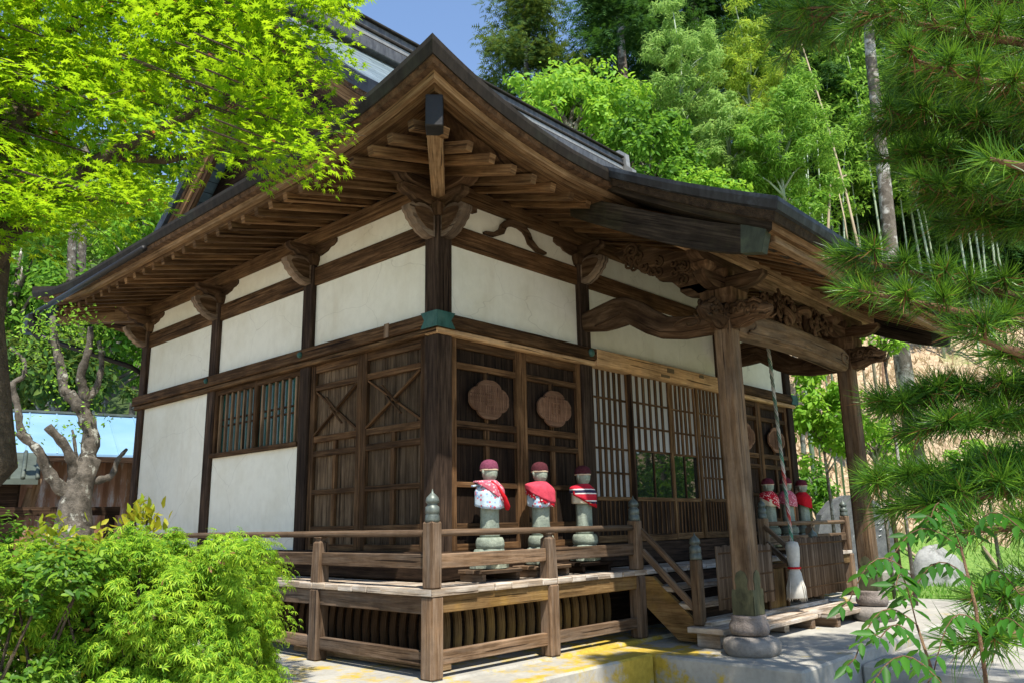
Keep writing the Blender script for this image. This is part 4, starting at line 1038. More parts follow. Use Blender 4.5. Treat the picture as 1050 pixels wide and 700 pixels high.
eave_layer('eave_fascia', [(.115, -.118), (.127, -.156), (.35, -.155), (.35, -.12)], M['wood_light'], 'LFRB')
eave_layer('eave_fascia_lower', [(.172, -.155), (.183, -.192), (.345, -.188), (.345, -.152)], M['wood_eave'], 'LFRB')
# soffit boards above the rafters
m = MB()
def soff(fn, n=40):
    V = []; F = []
    for i in range(n+1):
        for j in range(2): V.append(fn(i/n, j))
    for i in range(n): F.append([2*i, 2*i+1, 2*i+3, 2*i+2])
    m.add(V, F, [[(V[q][0]+V[q][1], V[q][2]) for q in f] for f in F])
def sz(end, d): return end+.28*d
soff(lambda t, j: ((lambda x: ((x if j == 0 else max(x, 0) if x < 3 else min(x, W)), (-.93 if j == 0 else -.02), (3.735+lift(x+.95, 1.5, .24)+lift(W+.95-x, 1.5, .24) if j == 0 else 4.025)))(-.95+(W+1.9)*t)))
soff(lambda t, j: ((lambda y: ((-.93 if j == 0 else -.02), (y if j == 0 else min(max(y, 0), DP)), (3.809+lift(y+.95, 1.5, .17)+lift(DP+.95-y, 1.5, .14) if j == 0 else 4.035)))(-.95+(DP+1.9)*t)))
soff(lambda t, j: ((lambda y: ((W+.93 if j == 0 else W+.02), (y if j == 0 else min(max(y, 0), DP)), (3.848 if j == 0 else 4.035)))(-.95+(DP+1.9)*t)))
soff(lambda t, j: ((lambda x: (x, (DP+.93 if j == 0 else DP+.02), (3.80 if j == 0 else 4.03)))(-.95+(W+1.9)*t)))
m.build('soffit', M['wood_brown'], roof)
# rafters
def rafter(p, q): m = MB(); m.beam(p, q, .062, .075, bev=.004); return m.build('rafter', M['wood_eave'], roof)
x = -.80
while x < W+.85:
    ze = 3.690+lift(x+.95, 1.1, .08)+lift(W+.95-x, 1.1, .08)
    yi = -.02 if 0 <= x <= W else (x if x < 0 else W-x)
    d = yi+.95
    if d > .12: rafter((x, -.975, ze-.007), (x, yi, ze+.30*d))
    x += .236
y = -.79
while y < DP+.8:
    ze = 3.765+lift(y+.95, 1.1, .055)+lift(DP+.95-y, 1.1, .055)
    xi = -.02 if 0 <= y <= DP else (y if y < 0 else DP-y)
    d = xi+.95
    if d > .12: rafter((-.975, y, ze-.006), (xi, y, ze+.23*d))
    y += .236
# hip rafters with metal caps
for (sx, sy, ox, oy) in ((-1, -1, 0, 0), (1, -1, W, 0), (-1, 1, 0, DP)):
    m = MB(); m.beam((ox+sx*.95, oy+sy*1.015, 3.835), (ox, oy, 3.86), .115, .23, bev=.008); h = m.build('hip_rafter', M['wood_light'], roof)
    m = MB(); m.beam((ox+sx*.962, oy+sy*1.028, 3.835), (ox+sx*.85, oy+sy*.91, 3.8375), .123, .238, bev=.006); m.build('metal_cap', M['iron'], h)
# gable: wall, bargeboards, ridge
def vz(y):
    d = (y-EY0) if y < 2.85 else (EY1-y)*DM/(EY1-2.85)
    return 3.93+rise(d)
for gx, s in ((GX, 1), (W-GX, -1)):
    m = MB(); ys = np.linspace(.35, 5.35, 31)
    m.prism([(y, vz(y)-.12) for y in ys]+[(5.35, 4.3), (.35, 4.3)], (gx+s*.42, 0, 0), (0, 1, 0), (0, 0, 1), .05); m.build('gable_wall', M['wood_dark'], roof)
    ys = np.linspace(.05, 5.65, 41)
    def band(name, o0, o1, x0, x1, mat):
        m = MB(); rings = []
        for y in ys:
            z = vz(y); rings.append([(gx+s*x0, y, z+o1), (gx+s*x1, y, z+o1), (gx+s*x1, y, z+o0), (gx+s*x0, y, z+o0)])
        m.loft(rings, flip=s < 0); m.build(name, mat, roof)
    band('verge_edge', -.13, .03, -.02, .14, M['roof_edge_porch']); band('verge_board', -.20, -.132, .03, .2, M['urakou']); band('bargeboard', -.50, -.202, .07, .13, M['wood_brown']); band('bargeboard_trim', -.36, -.21, .05, .07, M['wood_eave'])
    m = MB(); m.prism([(-.16, 0), (-.20, -.2), (-.08, -.5), (0, -.62), (.08, -.5), (.20, -.2), (.16, 0)], (gx+s*.05, 2.85, vz(2.85)-.25), (0, 1, 0), (0, 0, 1), .06); m.build('gable_pendant', M['wood_carved'], roof)
rz = vz(2.85)
b0, b1 = GX-.05, W-GX+.02
for name, hw_, z0, z1, mat in (('ridge_base', .25, -.14, .02, M['ridge_metal']), ('ridge_band', .21, .02, .07, M['roof_edge']), ('ridge_box', .18, .07, .16, M['ridge_light']), ('ridge_band', .20, .16, .20, M['roof_edge']), ('ridge_box', .17, .20, .31, M['ridge_metal']), ('ridge_cap', .21, .31, .345, M['roof_edge']), ('ridge_cap', .12, .345, .40, M['ridge_light'])):
    m = MB(); m.box(b0, b1, 2.85-hw_, 2.85+hw_, rz+z0, rz+z1, grain=0, bev=.01); m.build(name, mat, roof)
for xx, s in ((b0, -1), (b1, 1)):
    m = MB(); m.prism([(-.34, -.25), (-.36, .05), (-.24, .16), (-.22, .40), (-.10, .50), (.10, .50), (.22, .40), (.24, .16), (.36, .05), (.34, -.25)], (xx+s*.07, 2.85, rz), (0, 1, 0), (0, 0, 1), .12); m.tube([(xx+s*.12, 2.85, rz+.2), (xx+s*.20, 2.85, rz+.2)], [.12, .09], 14); m.build('ridge_end_ornament', M['ridge_light'], roof)
# porch eave layers: left/right sides and the front
def porch_layer(name, prof, mat):
    for sd in 'LFR':
        m = MB(); rings = []
        n = 20
        for i in range(n+1):
            t = i/n; ring = []
            for (o, dz) in prof:
                up = .03*max(0, t-.6)/.4
                if sd in 'LR':
                    y = -.95+(PY+o+.95)*t; xx = PX0+o if sd == 'L' else PX1-o; ring.append((xx, y, porchz(-.95+(PY+.95)*t)+dz+up*0))
                else:
                    xx = PX0+o+(PX1-PX0-2*o)*t; ring.append((xx, PY+o, porchz(PY)+dz))
            rings.append(ring)
        m.loft(rings, flip=sd in 'FL' and sd != 'L' or sd == 'R'); m.build(name, M['wood_eave'] if (sd == 'F' and name == 'porch_fascia') else mat, roof)
porch_layer('porch_roof_edge', [(0, .028), (-.0, -.005), (.02, -.058), (.35, -.055), (.35, .0)], M['roof_edge_porch'])
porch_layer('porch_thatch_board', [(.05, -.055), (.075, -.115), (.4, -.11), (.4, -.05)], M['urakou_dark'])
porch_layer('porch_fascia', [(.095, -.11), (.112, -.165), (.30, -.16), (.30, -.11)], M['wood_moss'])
for xx in (.98, 5.61):
    top = [(-.70, 3.86), (-.85, 3.80), (-1.0, 3.735), (-1.57, 3.455), (-2.05, 3.24), (-2.49, 3.065)]
    bot = [(-2.44, 2.90), (-2.2, 2.955), (-1.94, 3.045), (-1.65, 3.175), (-1.35, 3.325), (-1.05, 3.48), (-.83, 3.60), (-.70, 3.67)]
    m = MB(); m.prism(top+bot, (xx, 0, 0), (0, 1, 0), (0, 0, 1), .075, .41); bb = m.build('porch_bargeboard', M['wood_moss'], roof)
    m = MB(); m.prism([(-2.30, 3.148), (-2.495, 3.068), (-2.445, 2.896), (-2.28, 2.93)], (xx, 0, 0), (0, 1, 0), (0, 0, 1), .084, .41); m.build('end_cap', M['cap_green'], bb)
# porch rafters and boarding
m = MB(); V = [(1.05, -.9, 3.79), (5.55, -.9, 3.79), (5.55, -2.5, 3.065), (1.05, -2.5, 3.065)]; m.add(V, [[0, 1, 2, 3]], [[(0, 0), (4.5, 0), (4.5, 1.7), (0, 1.7)]]); m.build('porch_soffit', M['wood_brown'], roof)
x = 1.14
while x < 5.5:
    m = MB(); m.beam((x, -.95, 3.725), (x, -2.46, 3.04), .06, .075); m.build('porch_rafter', M['wood_eave'], roof); x += .236
m = MB(); m.box(1.06, 5.54, -2.50, -2.43, 2.985, 3.085, grain=0); m.build('porch_rafter_tie', M['wood_light'], roof)
# gutter and downspout on the left side
m = MB(); m.tube([(EX0-.03, 3.2, 3.845), (EX0-.03, 5.0, 3.82), (EX0-.03, 6.75, 3.80)], .032, 8); gt = m.build('gutter', M['iron'], hall)
m = MB(); m.box(EX0-.10, EX0+.05, 6.55, 6.75, 3.55, 3.79); m.build('hopper', M['iron'], gt)
m = MB(); m.tube([(EX0-.03, 6.65, 3.60), (EX0+.02, 6.60, 3.53), (-.20, 5.80, 3.12), (-.02, 5.88, 3.06), (.25, 5.95, 2.95), (.28, 5.95, 2.85), (.28, 5.95, .0)], .032, 8); m.build('downspout', M['iron'], hall)

# ================================================================== OBJECTS ON AND AROUND THE HALL
def statue_body():
    m = MB(); rings = []
    # (z, rx, ry, cy)
    prof = [(0, .082, .075, 0), (.02, .086, .078, 0), (.10, .080, .070, 0), (.22, .082, .068, 0), (.32, .090, .068, 0), (.39, .100, .066, 0), (.43, .098, .062, 0), (.455, .070, .052, 0), (.468, .036, .038, 0), (.482, .036, .038, -.004), (.495, .048, .052, -.006), (.525, .058, .064, -.006), (.56, .060, .066, -.004), (.595, .052, .058, -.002), (.62, .030, .035, 0), (.628, .006, .008, 0)]
    seg = 28
    for (z, rx, ry, cy) in prof:
        ring = []
        for k in range(seg):
            a = 2*math.pi*k/seg; x = rx*math.cos(a); y = cy+ry*math.sin(a)
            if z < .40: # robe folds and the sleeves in front
                f = 1+.03*math.sin(a*9)*(z < .35); x *= f; y *= f
            if .50 < z < .6 and math.sin(a) < -.6:   # face: nose and brow
                fr = -math.sin(a)
                if abs(math.cos(a)) < .12 and .53 < z < .56: y -= .012
                if abs(z-.56) < .01: y -= .003
            ring.append((x, y, z))
        rings.append(ring)
    m.loft(rings, smooth=True)
    for sd in (-1, 1):   # ears, clasped hands
        m.tube([(sd*.060, .0, .585), (sd*.068, .004, .56), (sd*.064, .002, .515)], [.006, .012, .008], 6)
        m.tube([(sd*.085, -.01, .38), (sd*.080, -.03, .31), (sd*.03, -.060, .30), (0, -.066, .315)], [.030, .030, .024, .018], 8)
        m.tube([(sd*.024, -.063, .553), (sd*.012, -.066, .551)], [.003, .003], 5)
    m.tube([(-.014, -.066, .518), (0, -.069, .516), (.014, -.066, .518)], .003, 5)
    return m
def cape(rtop, zt, lens, flare, seg=40, th=.006, wob=.010, ph=0.0):
    """cloth bib hung from the neck: lens(a)=length at angle a (front = -90 deg)"""
    m = MB(); outer = []; n = 9
    for i in range(n+1):
        t = i/n; ring = []
        for k in range(seg):
            a = 2*math.pi*k/seg; L = lens(a)
            z = zt-L*t-(.010 if t == 0 else 0)*0
            # shoulder: spread quickly then hang
            s = math.sin(min(1, t*2.1)*math.pi/2)
            rx = rtop+(flare[0]-rtop)*s; ry = rtop+(flare[1]-rtop)*s
            f = 1+wob*8*t*math.sin(a*7+ph)*.5+.02*t*math.sin(a*3+ph*2)
            ring.append((rx*f*math.cos(a), ry*f*math.sin(a), z-.012*math.sin(t*math.pi)*0))
        outer.append(ring)
    inner = [[(x*.955, y*.955, z) for x, y, z in r] for r in outer[::-1]]
    rings = outer+inner
    m.loft(rings, closed=True, caps=False, smooth=True, flip=True)
    # close the seam ring (neck)
    return m
def cap_mesh(zb, seg=26, r=(.069, .074)):
    m = MB(); prof = [(1.0, 0), (1.06, .008), (1.06, .02), (1.03, .034), (.98, .05), (.86, .068), (.62, .083), (.32, .091), (.05, .094)]
    m.lathe([(p, z) for p, z in prof], (0, 0, zb), seg, r[0], r[1], fn=lambda a, z: 1+.02*math.sin(5*a+z*90)); return m
def front_len(base, front, cen=-math.pi/2, power=1.0):
    def f(a):
        d = abs((a-cen+math.pi) % (2*math.pi)-math.pi); return base+(front-base)*max(0, math.cos(d/2))**2
    return f
DEF = [
 # x, label, cap, list of bibs (name, mat, zt, length back, length front, flare)
 (.31, 'small stone statue nearest the corner post, in pale blue floral bib with pink sash', M['cap_wine'], 'blue'),
 (.93, 'small stone statue in plain rose-red bib, between the blue-bibbed and striped ones', M['cap_dark'], 'rose'),
 (1.53, 'small stone statue in red, navy and white striped bib beside the lattice doors', M['cap_dark'], 'stripe'),
 (5.28, 'small stone statue in white and red floral bib behind the bell rope', M['cap_maroon'], 'redwhite'),
 (5.80, 'small stone statue in pink bib, middle of the three beyond the porch column', M['cap_maroon'], 'pink'),
 (6.28, 'small stone statue in bright plain red bib at the far end of the veranda', M['cap_maroon'], 'red'),
]
body_me = None; ped_me = None
for i, (x, lab, capm, kind) in enumerate(DEF):
    zb = .925; y = -.27
    root = empty('jizo_statue', (x, y, .83), lab, 'statue', 'stone statues in bibs and caps standing on the veranda')
    root.rotation_euler = (0, 0, [.06, -.10, .04, .12, -.05, .08][i]); root.scale = (1, 1, [.92, .93, .92, .91, .94, .92][i])
    if i == 0:
        m = statue_body(); m.v = [(a+x, b+y, c+zb) for a, b, c in m.v]; body = m.build('body', M['stone_statue'], root); body_me = body.data
        m = MB(); m.lathe([(.095, .83), (.108, .835), (.114, .86), (.110, .90), (.098, .925), (.03, .927)], (x, y, 0), 20, fn=lambda a, z: 1+.025*math.sin(6*a)); ped = m.build('pedestal', M['stone_statue'], root); ped_me = ped.data
    else:
        for nm, me in (('body', body_me), ('pedestal', ped_me)):
            o = bpy.data.objects.new(nm, me); COL.objects.link(o); o.parent = root
    rt = [-.05, .0, .06, -.1, 0, .05][i]
    def put(m, nm, mat):
        m.v = [(a+x, b+y, c+zb) for a, b, c in m.v]; return m.build(nm, mat, root)
    cp = put(cap_mesh(.572), 'knitted_cap', capm)
    m = MB(); m.lathe([(1.02, 0), (1.05, .003), (1.055, .010), (1.02, .014)], (0, 0, .568), 26, .069, .074); mm = m; mm.v = [(a+x, b+y, c+zb) for a, b, c in mm.v]; mm.build('cap_band', M['cap_band'], cp)
    if kind == 'blue':
        put(cape(.05, .478, front_len(.18, .245, -2.0), (.132, .111), wob=.014, ph=1), 'under_bib', M['cloth_blue'])
        put(cape(.056, .486, front_len(.02, .215, -.55), (.136, .115), wob=.012, ph=3), 'bib', M['cloth_pink'])
        m = MB(); m.tube([(-.06, -.07, .47), (-.02, -.105, .42), (.05, -.118, .33), (.09, -.112, .255), (.10, -.10, .235)], [.012, .015, .019, .024, .018], 8); put(m, 'sash', M['cloth_red'])
        m = MB(); m.beam((-.05, .03, .452), (-.15, .05, .432), .03, .014); put(m, 'tie', M['cloth_blue'])
    elif kind == 'rose':
        put(cape(.05, .478, front_len(.14, .235, -2.4), (.122, .104), wob=.014, ph=.5), 'under_bib', M['cloth_blue'])
        put(cape(.054, .484, front_len(.05, .200, -1.0), (.138, .117), wob=.010, ph=2), 'bib', M['cloth_rose'])
        put(cape(.050, .480, front_len(.10, .228, -1.0), (.130, .110), wob=.016, ph=2.6), 'lining', M['cloth_redfloral'])
    elif kind == 'stripe':
        put(cape(.05, .478, front_len(.17, .19, -2.6), (.122, .104), wob=.012, ph=.2), 'under_bib', M['cloth_cream'])
        put(cape(.054, .484, front_len(.08, .200, -1.2), (.136, .115), wob=.008, ph=4), 'bib', M['cloth_stripe'])
        put(cape(.050, .480, front_len(.08, .232, -1.0), (.130, .110), wob=.018, ph=5), 'lining', M['cloth_red'])
    elif kind == 'redwhite':
        put(cape(.05, .478, front_len(.15, .20, -2.2), (.126, .106), wob=.012, ph=1.6), 'under_bib', M['cloth_cream'])
        put(cape(.054, .484, front_len(.09, .235, -.9), (.134, .113), wob=.014, ph=3.3), 'bib', M['cloth_redfloral'])
    elif kind == 'pink':
        put(cape(.052, .484, front_len(.15, .22, -1.5), (.130, .110), wob=.012, ph=2.2), 'bib', M['cloth_pink'])
    else:
        put(cape(.052, .484, front_len(.14, .235, -1.4), (.136, .113), wob=.010, ph=.9), 'bib', M['cloth_red'])
    # stand: low wooden bench with a rough stone slab on it
    mat = M['wood_grey'] if i in (0, 1, 3) else (M['wood_dark'] if i == 2 else M['wood_post'])
    st = empty('wooden_stand', (x, y, DK), 'low plank stand under the '+['blue-bibbed statue nearest the corner post', 'rose-red-bibbed statue', 'stripe-bibbed statue, dark wood', 'statue behind the bell rope', 'pink-bibbed statue beyond the porch column', 'red-bibbed statue at the far end'][i], 'stand', 'low stands under the statues')
    m = MB()
    for k in range(3): m.box(x-.23, x+.23, y-.135+k*.09, y-.05+k*.09, DK+.062, DK+.092, grain=0)
    m.build('top_boards', mat, st)
    for sx in (-.19, .19): m = MB(); m.box(x+sx-.02, x+sx+.02, y-.125, y+.125, DK+.006, DK+.061, grain=1); m.build('foot', mat, st)
    m = MB(); m.lathe([(.12, 0), (.165, .01), (.17, .06), (.155, .115), (.12, .150), (.02, .151)] if i != 0 else [(.15, 0), (.185, .006), (.19, .05), (.17, .09), (.14, .15), (.02, .151)], (x, y, DK+.093), 14, .85, .72, fn=lambda a, z, i=i: 1+.09*math.sin(3*a+i)+.06*math.sin(5*a+2*i), smooth=False)
    tag(m.build('stone_slab', M['stone_statue']), 'rough stone slab between the wooden stand and the '+['blue-bibbed statue', 'rose-red-bibbed statue', 'stripe-bibbed statue', 'statue behind the bell rope', 'pink-bibbed statue', 'red-bibbed statue at the far end'][i], 'stone', 'rough slabs under the statues')

# bell rope with straw tassel
br = empty('bell_rope', (3.39, -1.30, 3.35), 'thick twisted red, green and white bell rope ending in a white straw tassel', 'rope')
m = MB()
P0, P1 = Vector((3.36, -1.30, 3.42)), Vector((3.53, -1.30, .80))
for k in range(3):
    m.tube([P0.lerp(P1, t)+Vector((math.cos(t*95+k*2.094)*.0095, math.sin(t*95+k*2.094)*.0095, 0)) for t in np.linspace(0, 1, 160)], .0105, 6)
# uv: use one long stripe direction
m.uv = [[(u/2.9, v) for (u, v) in f] for f in m.uv]
m.build('rope', M['rope'], br)
m = MB(); m.lathe([(.02, .80), (.055, .79), (.066, .74), (.062, .64), (.050, .56), (.062, .545), (.048, .53), (.062, .50), (.085, .36), (.095, .27), (.090, .262), (.02, .268)], (3.53, -1.30, 0), 22, fn=lambda a, z: 1+.05*math.sin(11*a)); m.build('tassel', M['straw'], br)
m = MB()
for k in range(60):
    a = rnd.uniform(0, 6.28); r = rnd.uniform(.05, .09); m.tube([(3.53+.05*math.cos(a), -1.30+.05*math.sin(a), .5), (3.53+r*1.03*math.cos(a), -1.30+r*1.03*math.sin(a), .36), (3.53+r*1.12*math.cos(a), -1.30+r*1.12*math.sin(a), .245+rnd.uniform(-.02, .02))], [.006, .005, .002], 4)
m.build('tassel_fringe', M['straw'], br)
m = MB(); m.lathe([(.060, .535), (.068, .545), (.060, .556)], (3.53, -1.30, 0), 18); m.build('tassel_tie', M['cloth_red'], br)
# reed screens
def reed(x0, x1, y, z0, z1, label):
    r = empty('reed_screen', ((x0+x1)/2, y, z0), label, 'screen', 'reed screens in front of the stairs')
    m = MB(); x = x0
    while x < x1:
        d = rnd.uniform(.020, .030); m.tube([(x+rnd.uniform(-.003, .003), y, z0+rnd.uniform(0, .015)), (x, y, (z0+z1)/2), (x+rnd.uniform(-.003, .003), y, z1-rnd.uniform(0, .02))], d/2*.92, 6); x += d
    m.build('reeds', M['reed'], r)
    m = MB()
    for z in (z0+.10, (z0+z1)/2, z1-.07): m.box(x0, x1, y-.013, y-.008, z-.008, z+.008, grain=0)
    m.build('binding', M['wood_brown'], r)
reed(2.20, 2.62, -1.20, .245, .80, 'reed screen left of the nearest porch column, beside the stair newel')
reed(2.72, 3.28, -1.19, .245, .79, 'narrow reed screen directly behind the nearest porch column')
reed(3.70, 5.05, -1.20, .22, .83, 'wide reed screen beyond the bell rope')
# offering box behind the rope
ob = empty('offering_box', (3.43, -1.05, .15), 'brown wooden offering box behind the straw tassel', 'box')
m = MB(); m.box(3.22, 3.66, -1.14, -.92, .16, .54, grain=2); m.build('body', M['wood_orange'], ob)
m = MB(); m.box(3.20, 3.68, -1.16, -.90, .545, .585, grain=0); m.build('lid', M['wood_brown'], ob)
for xx in (3.23, 3.65): m = MB(); m.box(xx-.02, xx+.02, -1.165, -1.141, .155, .54, grain=2); m.build('corner_strip', M['wood_brown'], ob)
# low duckboards on the slab in front of the stairs
for k, (x0, x1, y0, y1) in enumerate(((2.55, 3.75, -1.40, -1.20), (3.8, 5.3, -1.55, -1.25))):
    d = empty('duckboard', ((x0+x1)/2, (y0+y1)/2, -.03), ('low grey duckboard below the straw tassel', 'long low duckboard below the wide reed screen')[k], 'duckboard')
    m = MB(); m.box(x0, x1, y0, (y0+y1)/2-.006, .06, .10, grain=0); m.box(x0, x1, (y0+y1)/2+.006, y1, .06, .10, grain=0); m.build('plank', M['wood_deck'], d)
    for xx in (x0+.1, x1-.1): m = MB(); m.box(xx-.04, xx+.04, y0+.01, y1-.01, -.029, .06, grain=1); m.build('foot', M['wood_grey'], d)
# stone monument and boulder on the lawn
mo = empty('stone_monument', (11.2, .95, -.3), 'dark rounded memorial stone on the lawn behind the veranda', 'monument')
ang = math.radians(42); u = (math.cos(-ang), math.sin(-ang), 0)
pts = [(-.72, .35), (-.72, 1.05), (-.62, 1.38), (-.40, 1.62), (-.1, 1.73), (.2, 1.72), (.48, 1.6), (.66, 1.36), (.72, 1.0), (.72, .35)]
m = MB(); m.prism(pts, (11.2, .95, -.3), u, (0, 0, 1), .22); m.build('slab', M['monument'], mo)
m = MB(); m.cbox((11.2, .95, -.12), (1.8, .6, .36), Matrix.Rotation(-ang, 3, 'Z'), .03, 0); m.build('plinth', M['stone_base'], mo)
m = MB(); nn = Vector((-math.sin(ang), -math.cos(ang), 0))
for k in range(12):
    q = Vector((11.2, .95, 0))+Vector(u)*(.32+(k % 2)*.12+rnd.uniform(-.02, .02))+nn*.114; m.beam(q+Vector((0, 0, .62+.055*k)), q+Vector(u)*.05+Vector((0, 0, .64+.055*k)), .006, .03, nn)
m.build('inscription', M['white_mark'], mo)
def boulder(c, R, label, seed):
    r = np.random.default_rng(seed); m = MB(); rings = []
    for i in range(12):
        th = -.35+(math.pi/2+.34)*i/11; ring = []
        for k in range(22):
            a = 2*math.pi*k/22; f = 1+.10*math.sin(2*a+seed)+.07*math.sin(5*a+3*th)+.03*r.normal()
            ring.append((c[0]+R[0]*f*math.cos(th)*math.cos(a), c[1]+R[1]*f*math.cos(th)*math.sin(a), c[2]+R[2]*math.sin(th)*f))
        rings.append(ring)
    m.loft(rings, smooth=True); return tag(m.build('boulder', M['boulder']), label, 'boulder')
boulder((13.4, .2, -.35), (.5, .5, .72), 'large pale grey boulder on the lawn right of the far porch column', 3)
boulder((14.2, -.9, -.35), (.3, .35, .36), 'smaller grey boulder on the lawn seen through the pine needles', 8)
for k, (px, py, d, s) in enumerate(((958, 652, 6.2, .10), (985, 648, 6.6, .13), (1006, 641, 7.2, .11), (972, 664, 5.7, .07), (1000, 668, 5.6, .08))):
    q = at(px, py, d); boulder((q[0], q[1], -.26), (s*1.3, s, s*.9), ['grey kerb stone left of two others beside the path', 'largest grey kerb stone beside the path', 'grey kerb stone furthest right beside the path', 'small loose stone in front of the kerb stones', 'small loose stone at the lower right beside the path'][k], 20+k)

# ------------------------------------------------------------------ shed, lean-to at the far left
q = at(70, 500, 16.2); shed = empty('tin_shed', (q[0], q[1], -.3), 'shed with pale blue tin roof and rusty corrugated walls behind the bare tree', 'shed')
az = math.radians(16); U = Vector((math.cos(az), -math.sin(az), 0)); Vv = Vector((math.sin(az), math.cos(az), 0)); O = Vector((q[0], q[1], 0))
m = MB(); n = 110; V = []
for i in range(n+1):
    s_ = -5+10*i/n; o = .018*math.sin(i*math.pi/1.0) if False else .02*(1 if i % 2 else -1)
    for z in (-.35, 2.42): V.append(O+U*s_-Vv*o+Vector((0, 0, z)))
m.add(V, [[2*i, 2*i+2, 2*i+3, 2*i+1] for i in range(n)], [[(0, 0)]*4]*n); m.build('wall', M['rusty_tin'], shed)
m = MB(); a = O-Vv*.55; b = O+Vv*2.7
m.loft([[a+U*s_+Vector((0, 0, 2.33)), b+U*s_+Vector((0, 0, 3.42)), b+U*s_+Vector((0, 0, 3.37)), a+U*s_+Vector((0, 0, 2.27))] for s_ in (-5.6, 5.6)]); c = O+Vv*6
m.loft([[b+U*s_+Vector((0, 0, 3.42)), c+U*s_+Vector((0, 0, 1.9)), c+U*s_+Vector((0, 0, 1.85)), b+U*s_+Vector((0, 0, 3.37))] for s_ in (-5.6, 5.6)])
rf = m.build('roof', M['blue_tin'], shed)
m = MB()
for k in range(24): s_ = -5.5+.478*k; m.beam(a+U*s_+Vector((0, 0, 2.335)), b+U*s_+Vector((0, 0, 3.425)), .03, .03)
m.build('roof_seams', M['blue_tin'], rf)
m = MB(); m.beam(b+U*-5.62+Vector((0, 0, 3.43)), b+U*5.62+Vector((0, 0, 3.43)), .22, .05); m.build('ridge_cap', M['tile_grey'], rf)
m = MB(); m.beam(a+U*-5.6+Vector((0, 0, 2.24)), a+U*5.6+Vector((0, 0, 2.24)), .05, .10); m.build('eave_board', M['wood_dark'], shed)
q = at(-8, 488, 13.4); O2 = Vector((q[0], q[1], .05)); ln = empty('lean_to', (q[0], q[1], -.3), 'small wooden lean-to with mossy tiled roof in front of the blue-roofed shed', 'lean-to')
m = MB(); m.cbox(O2+Vector((0, 0, .7))-U*.9, (2.5, 1.2, 2.0), Matrix((U, Vv, Vector((0, 0, 1)))).transposed(), .02, 0); m.build('wall', M['wood_dark'], ln)
m = MB(); m.loft([[O2+U*s_-Vv*.85+Vector((0, 0, 1.68)), O2+U*s_+Vv*.7+Vector((0, 0, 2.15)), O2+U*s_+Vv*.7+Vector((0, 0, 2.08)), O2+U*s_-Vv*.85+Vector((0, 0, 1.60))] for s_ in (-2.4, .55)]); rf = m.build('roof', M['tile_grey'], ln)
m = MB()
for k in range(18): s_ = -2.35+.17*k; m.tube([O2+U*s_-Vv*.86+Vector((0, 0, 1.69)), O2+U*s_+Vv*.7+Vector((0, 0, 2.165))], .028, 6)
m.build('roof_tiles', M['tile_grey'], rf)
# dark railing in front of the shed
q = at(30, 524, 11.0); rl = empty('low_rail_fence', (q[0], q[1], -.3), 'low dark rail fence in front of the rusty shed wall', 'fence')
z = q[2]
m = MB(); m.beam(Vector((q[0], q[1], z))-U*2.2, Vector((q[0], q[1], z))+U*.95, .07, .10); m.build('rail', M['wood_dark'], rl)
for s_ in (-2, -.6, .85):
    m = MB(); p = Vector((q[0], q[1], 0))+U*s_; m.box(p.x-.045, p.x+.045, p.y-.045, p.y+.045, -.3, z-.05); m.build('fence_post', M['wood_dark'], rl)
for k, (px, py0, py1, dd) in enumerate(((30, 490, 525, .12), (22, 500, 530, -.1))):
    p = at(px, py1, 13.0); p2 = at(px+10, py0, 13.0); m = MB(); m.beam(p, p2, .05, .09); tag(m.build('plank', M['wood_grey']), ('grey plank leaning against the lean-to wall', 'shorter grey plank leaning beside the lean-to')[k], 'plank')

# ================================================================== VEGETATION
def V3(p): return Vector((float(p[0]), float(p[1]), float(p[2])))
def depth(p): return float((np.asarray(p)-CAM)@CF)
def tz(x, y): return float(terrain_z(np.array(x), np.array(y)))
def px2m(p, px): return px*depth(p)/FPX

def broadleaf(name, label, px, py, d, rx, ry, mat, n_cl=70, per=60, size=.16, group=None, tmpl=(OVAL_V, OVAL_F), cat='tree', bark='bark_cedar', low=-.7, clr=.25, stem=True):
    c = at(px, py, d); R = px2m(c, rx); Rz = px2m(c, ry)
    bz = tz(c[0], c[1])
    root = empty(name, (c[0], c[1], bz), label, cat, group)
    cen = crown_centers(c, (R, R, Rz), n_cl, .55, low)
    rad = rng.uniform(.6, 1.25, len(cen))*R*clr
    P, n = clumped(cen, rad, per)
    nr = unit(n+rand_dirs(len(P))*.7+np.array([0, 0, .25])); tip = unit(rand_dirs(len(P))+np.array([0, 0, -.4]))
    leaf_cloud('foliage', P, nr, tip, rng.uniform(.7, 1.3, len(P))*size, *tmpl, mat, root)
    if stem:
        m = MB(); r0 = max(.03, R*.06)
        m.tube([(c[0], c[1], bz-.2), (c[0]+.05*R, c[1], bz+(c[2]-bz)*.5), (c[0], c[1]+.05*R, c[2]), (c[0]+.1*R, c[1], c[2]+Rz*.5)], [r0, r0*.8, r0*.6, r0*.25], 8)
        m.build('trunk', M[bark], root)
        for k in range(0, len(cen), max(1, len(cen)//14)):
            e = cen[k]; s = np.array([c[0], c[1], min(c[2]+Rz*.3, max(bz+.3, e[2]-R*.6))]); m = MB()
            m.tube([s, (s+e)/2+np.array([0, 0, .08*R]), e], [r0*.5, r0*.35, r0*.12], 5); m.build('limb', M[bark], root)
    return root

